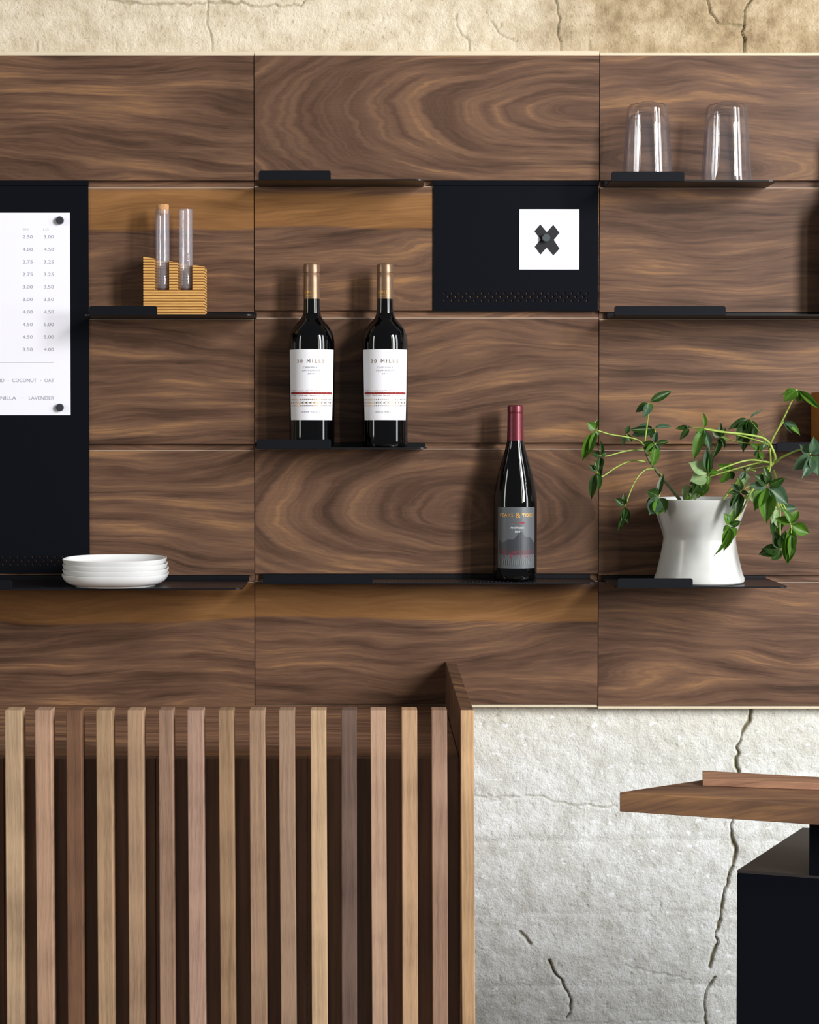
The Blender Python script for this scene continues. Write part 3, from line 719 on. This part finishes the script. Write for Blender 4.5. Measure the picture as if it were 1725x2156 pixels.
# ------------------------------------------------------------------ upturned tumblers
def tumbler(label, loc):
    e = empty('glass_tumbler', loc, label, 'glass', 'upturned glass tumblers')
    k = .00079; hgt = .1315
    r0, r1 = .0418, .0335
    prof_o = [(r0-.0022, .0), (r0-.001, -.0), (r0, .0008)]
    prof_o += [(r0+(r1-r0)*t, hgt*t*0.93) for t in (.1,.3,.5,.7,.9,.97)]
    prof_o += [(r1-.0004, hgt*.945), (r1-.002, hgt*.97), (r1-.0055, hgt*.99), (r1-.010, hgt), (r1-.016, hgt*.995), (r1-.022, hgt*.985), (r1-.028, hgt*.982), (0, hgt*.982)]
    w = .0026
    prof_i = [(r0-w, .0005)] + [(r0+(r1-r0)*t-w, hgt*t*0.93) for t in (.1,.3,.5,.7,.85)] + [(r1-w-.001, hgt*.83), (r1-w-.004, hgt*.86), (r1-w-.010, hgt*.875), (.01, hgt*.88), (0, hgt*.88)]
    prof = list(reversed(prof_i)) + prof_o
    me = lathe('tumbler_body', prof, M['glass'], 72)
    # softly squared foot
    for v in me.vertices:
        if v.co.z > hgt*.93:
            a = math.atan2(v.co.y, v.co.x); v.co.z += 0.0011*math.cos(4*a+0.6)*min(1, math.hypot(v.co.x, v.co.y)/.02)*(v.co.z-hgt*.93)/(hgt*.07)
    link('tumbler_body', me, e, False)
    return e
g1 = tumbler('clear glass tumbler upside down, left one, its rim hidden by the shelf lip', (at(1361.5, 900, -.035).x, -.0345, Z2+.0001))
g1.location.y = -.0365
g2 = copy_tree(g1); g2.location.x = at(1527.5, 900, -.0365).x; g2['label'] = 'clear glass tumbler upside down, right one, rim showing on the shelf'

# ------------------------------------------------------------------ ribbed test tube block
def tube_block():
    yf, yb = -.056, -.008; k = (3+yf)/3750
    A, B = at(302, 661, yf), at(430, 661, yf)
    e = empty('test_tube_block', ((A.x+B.x)/2, -.03, Z3), 'amber ribbed wooden block with slanted top holding two glass test tubes', 'test tube holder')
    zt_l, zt_r = Z3+(661-538)*k, Z3+(661-559)*k
    t1, t2 = at(340.5, 600, yf).x, at(389.5, 600, yf).x; rg = 15.8*k
    zg = Z3+(661-609.5)*k
    def outline(ins, notch):
        L = [(A.x+ins, yb-ins), (A.x+ins, yf+ins)]
        if notch:
            for tc in (t1, t2):
                L += [(tc-rg, yf+ins)] + [(tc-rg*math.cos(a), yf+.0145+rg*math.sin(a)) for a in [math.pi*i/8 for i in range(9)]] + [(tc+rg, yf+ins)]
        L += [(B.x-ins, yf+ins), (B.x-ins, yb-ins)]
        return L
    ps = []; n = 21; hh = (zt_l-Z3)/n
    for i in range(n):
        z0 = Z3+i*hh; nt = z0+hh*.5 > zg
        m_ = prism('r', outline(0, nt), z0+hh*.16, z0+hh*.84, M['ribbed']); ps.append(m_)
        m_ = prism('r', outline(.0009, nt), z0, z0+hh*.16, M['groove']); ps.append(m_)
        m_ = prism('r', outline(.0009, nt), z0+hh*.84, z0+hh, M['groove']); ps.append(m_)
    me = joined('ribbed_block', ps)
    bm = bmesh.new(); bm.from_mesh(me)
    nrm = Vector((-(zt_r-zt_l)/(B.x-A.x), 0, 1)).normalized()
    r = bmesh.ops.bisect_plane(bm, geom=bm.verts[:]+bm.edges[:]+bm.faces[:], plane_co=(A.x, 0, zt_l-.0002), plane_no=nrm, clear_outer=True)
    ed = [x for x in r['geom_cut'] if isinstance(x, bmesh.types.BMEdge)]
    try: bmesh.ops.holes_fill(bm, edges=ed, sides=0)
    except Exception: pass
    bm.to_mesh(me); bm.free()
    link('ribbed_block', me, e)
    def tube(tc, top, name, cork):
        zt = Z3+(661-top)*k; zb = zg; r = 14.6*k; w = .0009
        yc_ = yf+.0145+.0002
        po = [(0, zb), (r*.5, zb+.0006), (r*.82, zb+.003), (r*.97, zb+.007), (r, zb+.012), (r, zt-.001), (r+.0004, zt-.0004), (r-.0003, zt)]
        pi_ = [(r-w, zt-.0006), (r-w, zb+.012), (r*.80, zb+.005), (r*.4, zb+.0022), (0, zb+.0018)]
        me = lathe('tube', po+pi_, M['tube'], 40)
        for v in me.vertices: v.co.x += tc; v.co.y += yc_
        t = link('test_tube', me); tag(t, name, 'test tube', 'test tubes in the ribbed block')
        if cork:
            rc = r-w-.0003
            me = lathe('cork', [(0, zt-.0065), (rc*.92, zt-.0065), (rc*.99, zt-.0002), (rc*1.0, zt+.0004), (rc*1.04, zt+.0078), (rc*.98, zt+.0084), (0, zt+.0084)], M['cork'], 32)
            for v in me.vertices: v.co.x += tc; v.co.y += yc_
            link('cork', me, t)['label'] = 'tan cork stopper'
    tube(t1, 438, 'glass test tube with a cork stopper, left in the ribbed block', True)
    tube(t2, 437, 'open glass test tube, right in the ribbed block', False)
tube_block()
# block at the right edge
A = at(1718.5, 900, -.045)
o = link('amber_block', box_me('amber_block', A.x, A.x+.10, -.072, -.012, Z9, Z9+(944-822)*2.95/3750, M['amber'], .0008)); tag(o, 'amber wooden block at the right edge, behind the plant on its own shelf', 'wooden block')

# ------------------------------------------------------------------ stacked dishes
R0 = 110.5*(3-.100)/3750
for i in range(4):
    xc = at((243, 243.5, 242.5, 241.5)[i], 900, -.1).x; hgt = .0200
    s = .93 if False else 1.0; r = R0*(1.0, .995, .985, .975)[i]
    prof = [(0, .0022), (r*.66, .0022), (r*.70, 0), (r*.735, 0), (r*.75, .0022), (r*.84, .0036), (r*.92, .0072), (r*.97, .0122), (r*.995, .0170), (r, hgt-.0004), (r-.0008, hgt), (r-.0019, hgt-.0004), (r*.955, .0148), (r*.90, .0100), (r*.82, .0066), (r*.5, .0045), (0, .0045)]
    me = lathe('dish', prof, M['porcelain'], 96, sup=2.5)
    o = link('white_dish', me, None); o.location = (xc, -.1005+(-.0005, 0, .0005, -.0003)[i], Z6+.0001+i*.0082)
    k_ = 2**(1/2.5-.5)
    tag(o, ('white porcelain dish at the bottom of the stack, its foot on the shelf', 'white porcelain dish second from the bottom of the stack', 'white porcelain dish third up, just under the top one', 'white porcelain dish on top of the stack, open to view')[i], 'dish', 'stacked white dishes')

# ------------------------------------------------------------------ potted plant
yp = -.084; kp = (3+yp)/3750; pc = at(1474, 900, yp)
plant = empty('potted_plant', (pc.x, yp, Z8), 'umbrella plant with drooping fingered leaves in a white hourglass ceramic pot', 'potted plant')
zz = lambda py: (1229-py)*kp
prof = [(0, .003), (82*kp, .003), (86*kp, 0), (90*kp, .0004), (93.5*kp, .003), (94*kp, .008)]
for py, r in ((1210, 90), (1195, 86.5), (1180, 83), (1165, 79.8), (1150, 77), (1138, 75.2), (1134, 75.2), (1124, 77.5), (1110, 82), (1095, 87), (1080, 92), (1066, 97), (1054, 100.4)): prof.append((r*kp, zz(py)))
prof += [(100.6*kp, zz(1052.4)), (99.6*kp, zz(1051.6)), (97.6*kp, zz(1052.4)), (94*kp, zz(1062)), (88*kp, zz(1080)), (0, zz(1080))]
link('pot', lathe('pot', prof, M['ceramic'], 96), plant, False)['label'] = 'white glazed hourglass pot'
me = lathe('soil', [(0, zz(1080)+.0002), (87*kp, zz(1080)+.0002), (89.5*kp, zz(1074)), (60*kp, zz(1070)), (0, zz(1068))], M['soil'], 48)
link('soil', me, plant, False)

def zp(a, b, y): return at(1200+a/3.286, 780+b/3.286, y)
# leaflet shapes: base at origin, +Y to the tip, unit length and unit width; shared
def leaflet_mesh(name, m, droop, fold, wmax=.42):
    vs, fs = [], []; n = 9
    for i in range(n+1):
        t = i/n; w = .5*math.sin(math.pi*min(1, t**.8))**.85 * (1-.25*t) * 1.18
        if t > .86: w *= (1-t)/.14*.8+.0
        if i == 0: w = .04
        zz_ = -droop*t*t
        for j, s in enumerate((-1, -.55, 0, .55, 1)):
            vs.append((w*s, t, zz_ + fold*abs(s)*w + .015*math.sin(t*9)*abs(s)))
    for i in range(n):
        for j in range(4): q = i*5+j; fs.append((q, q+1, q+6, q+5))
    return mesh(name, vs, fs, [m], smooth=True)
LM = {}
for kk in ('dark', 'mid', 'blue', 'pale'):
    LM[kk] = [leaflet_mesh('leaflet_'+kk, M['leaf_'+kk], dr, fo) for dr, fo in ((.10, .35), (.22, .25), (.05, .5), (.30, .3))]
rl = random.Random(21)
def leaf(pet, ctr, tips, yc, col='dark', y0=None, pr=.0011):
    """pet: petiole path in zoom pixels ending at ctr; tips: (x, y[, width ratio]) of leaflets"""
    if y0 is None: y0 = -.09
    pts = []
    P = pet + [ctr]; n = len(P)
    for i, (a, b) in enumerate(P): pts.append(zp(a, b, y0 + (yc-y0)*(i/(n-1) if n > 1 else 1)))
    if len(pts) == 1: pts = [pts[0]+Vector((0, .004, .002)), pts[0]]
    sp = smooth_path(pts, 5)
    me = tube_me('leaf', sp, [pr*(1.25-.35*i/len(sp)) for i in range(len(sp))], M['stem'], 6)
    lf = link('leaf', me, plant)
    c = zp(ctr[0], ctr[1], yc)
    for tp in tips:
        wr = tp[2] if len(tp) > 2 else rl.uniform(.30, .44)
        cc = tp[3] if len(tp) > 3 else (col if rl.random() < .75 else rl.choice(['mid', 'dark', 'blue']))
        dy = rl.uniform(-.30, .12)
        e0 = zp(tp[0], tp[1], yc); L0 = (e0-c).length; e1 = zp(tp[0], tp[1], min(-.012, yc+dy*L0))
        st = c + (e1-c)*.10          # short stalk
        d = e1-c; Ln = d.length*.92; dn = d.normalized()
        nz = Vector((rl.uniform(-.5, .5), -1, rl.uniform(-.1, .6))); xax = dn.cross(nz).normalized(); nz = xax.cross(dn).normalized()
        mtx = Matrix((( xax.x, dn.x, nz.x, 0), (xax.y, dn.y, nz.y, 0), (xax.z, dn.z, nz.z, 0), (0,0,0,1)))
        wd_ = wr*L0*1.34
        mtx = Matrix.Translation(c + dn*d.length*.08) @ mtx @ Matrix.Diagonal((wd_, Ln, Ln, 1))
        o = bpy.data.objects.new('leaflet', rl.choice(LM[cc])); COL.objects.link(o); o.parent = lf
        o.matrix_basis = mtx
    return lf
def stem(name, path, ys, r0, r1, m):
    pts = smooth_path([zp(a, b, y) for (a, b), y in zip(path, ys)], 6); n = len(pts)
    link(name, tube_me(name, pts, [r0+(r1-r0)*i/(n-1) for i in range(n)], m, 10), plant)
stem('stem', [(800, 960), (755, 885), (670, 780), (590, 680), (540, 600), (515, 520)], (-.08, -.082, -.09, -.095, -.10, -.10), .0030, .0018, M['woody'])
stem('stem', [(1130, 975), (1215, 885), (1290, 775), (1370, 680), (1412, 635), (1420, 590), (1385, 505)], (-.09, -.10, -.115, -.12, -.12, -.12, -.12), .0030, .0021, M['stem'])
stem('stem', [(1000, 975), (1080, 870), (1180, 740), (1290, 650), (1400, 640)], (-.07, -.06, -.06, -.08, -.115), .0022, .0013, M['stem'])
# left side
leaf([(515, 520), (532, 400), (545, 290)], (546, 222), [(716, 135, .22), (453, 290, .32), (562, 292, .5), (516, 326, .42)], -.11, 'dark', -.10)
leaf([(515, 518), (470, 480), (380, 458), (280, 442)], (182, 412), [(122, 358, .55), (192, 334, .3), (84, 628, .24), (200, 452, .5), (132, 560, .22)], -.13, 'mid', -.10)
leaf([(512, 545), (380, 560), (260, 592)], (214, 588), [(152, 572, .5), (214, 484, .2), (255, 572, .6), (196, 710, .3), (216, 740, .2)], -.14, 'dark', -.10)
leaf([(530, 630), (430, 625), (330, 665), (215, 738)], (186, 700), [(134, 652, .45), (140, 900, .2), (212, 842, .25), (218, 742, .3), (176, 620, .4)], -.12, 'dark', -.095)
leaf([(590, 680), (520, 690), (450, 770)], (382, 938), [(312, 885, .45), (374, 850, .3), (340, 1125, .16), (402, 1060, .3), (352, 1060, .26), (385, 1050, .3)], -.12, 'dark', -.095)
leaf([(620, 705), (645, 760)], (617, 875), [(540, 830, .7), (642, 705, .18), (555, 1000, .55), (655, 985, .65), (605, 1005, .55), (530, 930, .5)], -.14, 'dark', -.09)
leaf([(540, 590), (570, 560)], (592, 508), [(692, 490, .26), (580, 672, .32), (522, 565, .4), (604, 415, .34, 'blue'), (628, 555, .3), (500, 500, .3), (505, 545, .4)], -.13, 'dark', -.10)
leaf([(540, 600), (600, 480)], (585, 400), [(425, 450, .42, 'blue'), (712, 385, .2, 'blue'), (560, 470, .5), (400, 410, .2), (620, 380, .3, 'blue')], -.04, 'dark', -.09)
leaf([(470, 480), (420, 470)], (385, 440), [(418, 378, .35), (365, 520, .3), (405, 425, .3), (432, 500, .4)], -.06, 'dark', -.09)
# long arm to the middle
leaf([(1385, 505), (1330, 465), (1200, 440), (1050, 425)], (928, 404), [(926, 285, .22), (852, 610, .25), (892, 530, .36), (950, 525, .38), (985, 560, .22), (870, 440, .4), (916, 480, .5)], -.16, 'mid', -.12, .0017)
leaf([(1350, 500), (1100, 430), (930, 400)], (830, 396), [(728, 402, .24), (760, 478, .28), (800, 384, .3), (782, 380, .2)], -.07, 'dark', -.11)
leaf([(1385, 505), (1480, 330)], (1573, 130), [(1478, 208, .50, 'mid'), (1458, 165, .12), (1582, 228, .34), (1622, 218, .34), (1732, 268, .18)], -.15, 'mid', -.12, .0013)
leaf([(1420, 640), (1470, 600), (1600, 548)], (1668, 580), [(1592, 510, .45), (1690, 456, .5), (1742, 520, .5), (1556, 690, .42), (1610, 748, .38), (1668, 720, .4), (1735, 725, .45)], -.16, 'blue', -.12, .0015)
leaf([(1400, 640), (1250, 620), (1100, 660)], (958, 722), [(835, 625, .55, 'pale'), (832, 765, .62, 'pale'), (946, 530, .24, 'blue'), (985, 555, .16), (965, 790, .35), (1002, 688, .4), (1040, 700, .3)], -.14, 'mid', -.12, .0014)
leaf([(1400, 640), (1300, 640)], (930, 745), [(850, 850, .55, 'dark'), (895, 890, .48, 'mid'), (835, 790, .5), (930, 850, .4)], -.12, 'mid', -.12, .0012)
leaf([(930, 745)], (862, 800), [(784, 900, .62, 'pale'), (866, 900, .58, 'pale'), (812, 905, .3, 'mid')], -.11, 'pale', -.12)
leaf([(1385, 540), (1390, 640), (1378, 720)], (1368, 796), [(1240, 796, .36), (1292, 716, .52), (1358, 660, .34), (1497, 742, .34), (1518, 928, .40, 'blue'), (1276, 972, .36), (1360, 1062, .32)], -.19, 'dark', -.12, .0014)
leaf([(1350, 720), (1250, 850), (1185, 985)], (1110, 1074), [(1068, 985, .52), (1132, 955, .3), (1187, 1042, .38), (1060, 1112, .5), (1142, 1165, .56), (1066, 1252, .30), (1030, 1290, .10)], -.20, 'mid', -.12, .0013)
leaf([(1300, 780), (1240, 800)], (1182, 842), [(1120, 780, .4), (1165, 735, .3), (1106, 948, .28), (1170, 968, .32), (1126, 882, .45), (1240, 850, .4), (1142, 1045, .26), (1090, 850, .3)], -.17, 'dark', -.12)
leaf([(1410, 690), (1445, 790), (1450, 900)], (1528, 1066), [(1424, 1012, .42), (1488, 946, .3), (1580, 958, .42), (1660, 1130, .44, 'mid'), (1502, 1340, .2, 'mid'), (1560, 1050, .3)], -.18, 'mid', -.12, .0013)
leaf([(1450, 860), (1500, 980), (1532, 1080)], (1532, 1125), [(1505, 1345, .32, 'mid'), (1525, 1300, .26, 'mid')], -.19, 'mid', -.16, .0011)
leaf([(1440, 780), (1455, 980), (1455, 1100)], (1462, 1240), [(1306, 1262, .42), (1330, 1232, .4), (1400, 1318, .48), (1412, 1110, .42), (1492, 1105, .5), (1487, 1185, .4, 'pale'), (1440, 1300, .4)], -.15, 'dark', -.13, .0012)
leaf([(1440, 820)], (1440, 955), [(1400, 1060, .5, 'pale'), (1440, 1092, .35, 'pale'), (1398, 940, .3, 'pale'), (1480, 930, .3, 'blue'), (1580, 952, .34), (1420, 1180, .3)], -.12, 'pale', -.12)
# back middle
leaf([(1380, 500), (1320, 430)], (1240, 335), [(1340, 262, .10), (1100, 400, .26), (1195, 570, .30), (1152, 492, .36), (1232, 440, .44), (1290, 490, .36), (1182, 380, .4), (1210, 430, .4)], -.05, 'dark', -.11, .0007)
leaf([(1380, 510), (1200, 500)], (1040, 462), [(1046, 358, .24), (984, 412, .4), (1082, 395, .3), (1075, 542, .26), (988, 612, .2), (1030, 510, .4), (1100, 480, .4)], -.07, 'dark', -.11, .0008)
leaf([(1380, 660), (1200, 690)], (1108, 692), [(1028, 650, .45), (1132, 758, .5), (1040, 782, .36), (1120, 632, .42), (1060, 700, .3), (1145, 680, .3)], -.08, 'mid', -.11, .0009)
leaf([(1390, 510), (1430, 430)], (1480, 356), [(1460, 345, .5, 'blue'), (1545, 425, .34, 'blue'), (1612, 436, .24, 'mid'), (1570, 385, .3)], -.10, 'blue', -.12, .0008)
leaf([(1380, 520)], (1312, 560), [(1290, 625, .45, 'mid'), (1345, 622, .4), (1258, 500, .4), (1380, 470, .26), (1270, 590, .4, 'blue'), (1330, 500, .3)], -.08, 'mid', -.11, .0008)
leaf([(1290, 700), (1250, 690)], (1215, 700), [(1178, 762, .4, 'blue'), (1215, 810, .4, 'pale'), (1256, 665, .24, 'pale'), (1232, 760, .34, 'blue'), (1190, 650, .2)], -.10, 'blue', -.11, .0009)
leaf([(1300, 780)], (1268, 830), [(1230, 880, .5, 'pale'), (1272, 915, .5, 'pale'), (1310, 880, .4, 'mid')], -.12, 'pale', -.12, .0009)

# ------------------------------------------------------------------ slatted counter
DF = 2.481; yf = DF-3; yb_ = yf+.030
ztop = at(785, 1495.5, yf).z
ctr = empty('slatted_bar_counter', (-.25, yf+.25, -1.45), 'bar counter faced with vertical raw walnut slats over dark boards, with a raised end panel', 'counter')
SL = [((10,45),(14.6,49),(176,150,120)), ((73,107.5),(79,113),(170,138,114)), ((139,171),(143,175.5),(112,82,62)), ((202,235.5),(207,240),(164,136,106)),
      ((268,301),(272,304),(158,130,104)), ((334,363.5),(337,368),(146,118,98)), ((394,427.5),(399,432.5),(166,136,118)), ((460,491),(465,496),(150,122,94)),
      ((525,557.5),(529,562),(156,128,104)), ((587,620),(592,624),(152,126,104)), ((654,686.5),(657,690),(182,154,122)), ((719,751),(720,752),(104,84,74)),
      ((780,812.5),(784,816),(176,146,122)), ((846,878.5),(848,881),(178,146,114)), ((909,941.5),(912,944),(156,126,106))]
PRE = [((-55,-21),(-50,-15),(165,135,108)), ((-119,-85),(-114,-79),(150,122,98))]
def slat_me(tp, bt, x_in=None, ztop_=ztop, ybk=yb_):
    z1 = ztop_; zb = -1.45
    xt0, xt1 = at(tp[0], 1497, yf).x, at(tp[1], 1497, yf).x
    pb0, pb1 = at(bt[0], 2156, yf), at(bt[1], 2156, yf)
    # extend the slight lean down to the floor
    f_ = (z1-zb)/(z1-pb0.z); xb0, xb1 = xt0+(pb0.x-xt0)*f_, xt1+(pb1.x-xt1)*f_
    bm = bmesh.new()
    v = [bm.verts.new(c) for c in ((xb0,yf,zb),(xb1,yf,zb),(xb1,ybk,zb),(xb0,ybk,zb),(xt0,yf,z1),(xt1,yf,z1),(xt1,ybk,z1),(xt0,ybk,z1))]
    for f in ((0,1,5,4),(1,2,6,5),(2,3,7,6),(3,0,4,7),(4,5,6,7),(3,2,1,0)): bm.faces.new([v[i] for i in f])
    bmesh.ops.recalc_face_normals(bm, faces=bm.faces[:])
    bmesh.ops.bevel(bm, geom=bm.edges[:], offset=.0009, segments=2, affect='EDGES', profile=.5)
    me = bpy.data.meshes.new('slat'); bm.to_mesh(me); bm.free(); me.materials.append(M['slat']); return me
for i, (tp, bt, c) in enumerate(PRE + SL):
    o = link('slat', slat_me(tp, bt), ctr); l_ = lin(*c); o.color = (l_[0], l_[1], l_[2], (i*0.61803) % 1)
# end panel: solid raised side running back to the wall
tp, bt = (970, 998), (973.5, 1001)
xt0, xt1 = at(tp[0], 1497, yf).x, at(tp[1], 1497, yf).x
o = link('end_panel_edge', slat_me(tp, bt, ybk=yf+.004), ctr); l_ = lin(190,156,118); o.color = (l_[0], l_[1], l_[2], .37); o['label'] = 'paler front edge strip of the end panel'
me = box_me('end_panel', xt0+.0002, xt1-.0002, yf+.0042, -.0008, -1.45, ztop-.0002, walnut('walnut_end_panel', 0, -3, 12.0, band=1.2, tone=1.0, axes='zy'), .0006)
o = link('end_panel', me, ctr)
zct = at(785, 1597, yb_).z
me = box_me('countertop', at(-330, 900, yf).x, xt0-.0006, yb_+.0186, -.0012, zct-.022, zct, walnut('walnut_countertop', 0, -3, 4.4, band=1.1, tone=1.75, axes='xy'), .0006)
# the countertop grain runs along the bar
link('countertop', me, ctr)
nb = 8; xa_ = at(-330, 900, yf).x
for i in range(nb):
    w = (xt0-.0006-xa_)/nb
    link('backing_board', box_me('backing_board', xa_+i*w+.0004, xa_+(i+1)*w-.0004, yb_+.0008, yb_+.018, -1.45, zct-.0004, M['backing'], .0003), ctr)

# print too fine to pick apart letter by letter
for o in bpy.data.objects:
    if o.type == 'MESH' and o.name.split('.')[0] in ('price_columns', 'column_heading', 'flavour_lines', 'small_print', 'gold_ornament', 'dark_ornament', 'capsule_print', 'title_print', 'red_strokes', 'skyline_print', 'x_outline', 'red_band'):
        o['kind'] = 'stuff'
# ------------------------------------------------------------------ stand at the lower right
h_ = -.471
st_A, st_B = atz(1305, 1668, h_), atz(1725, 1695, h_)
st_C, st_D = atz(1480, 1642, h_), atz(1725, 1655, h_)
dF = (st_B-st_A).normalized(); dS = (st_C-st_A).normalized()
st = empty('service_stand', (st_B.x, st_B.y+.1, -1.45), 'service stand with thick walnut top on a post above a matte black cabinet', 'stand')
B2 = st_A + dF*.62
th_ = .0251
ra, rb = atz(1479.5, 1655, h_), atz(1725, 1664, h_)
rh_ = .0096
ba, bb = atz(1479.5, 1622, h_+rh_), atz(1725, 1636, h_+rh_)
ea, eb = ra + (rb-ra)*1.7, ba + (bb-ba)*1.7
me = prism('walnut_top', [(p.x, p.y) for p in (st_A, B2, eb, ba, st_C)], h_-th_, h_, walnut('walnut_tabletop', .2, -2.5, 8.8, band=.5, tone=1.08, axes='xy'), .0007)
link('walnut_top', me, st)
# back rail standing on the top
me = prism('back_rail', [(p.x, p.y) for p in (ra, ea, eb, ba)], h_+.0001, h_+rh_, walnut('walnut_rail', 0, -3, 15.5, band=.8, tone=2.5, axes='xy'), .0010)
link('back_rail', me, st)['label'] = 'lighter walnut rail along the back of the top'
hb = -.575
F0 = atz(1552, 1832, hb); F1 = atz(1703, 1843, hb); K0 = atz(1690, 1742, hb)
df = (F1-F0).normalized(); dk = (K0-F0)
F2 = F0 + df*.55; K2 = F2 + dk
me = prism('cabinet', [(p.x, p.y) for p in (F0, F2, K2, K0)], -1.45, hb-.004, M['dark_box'], .001)
link('cabinet', me, st)
g = .0002
me = prism('cabinet_lid', [(p.x, p.y) for p in (F0, F2, K2, K0)], hb-.0038, hb, M['dark_top'], .0008)
link('cabinet_lid', me, st)
q0 = F1 + df*.0005; q1 = q0 + df*.22
nk = Vector((-df.y, df.x, 0))
me = prism('post', [(p.x, p.y) for p in (q0, q1, q1+nk*.09, q0+nk*.09)], hb+.0001, h_-th_-.0001, M['dark_box'], .0006)
link('post', me, st)
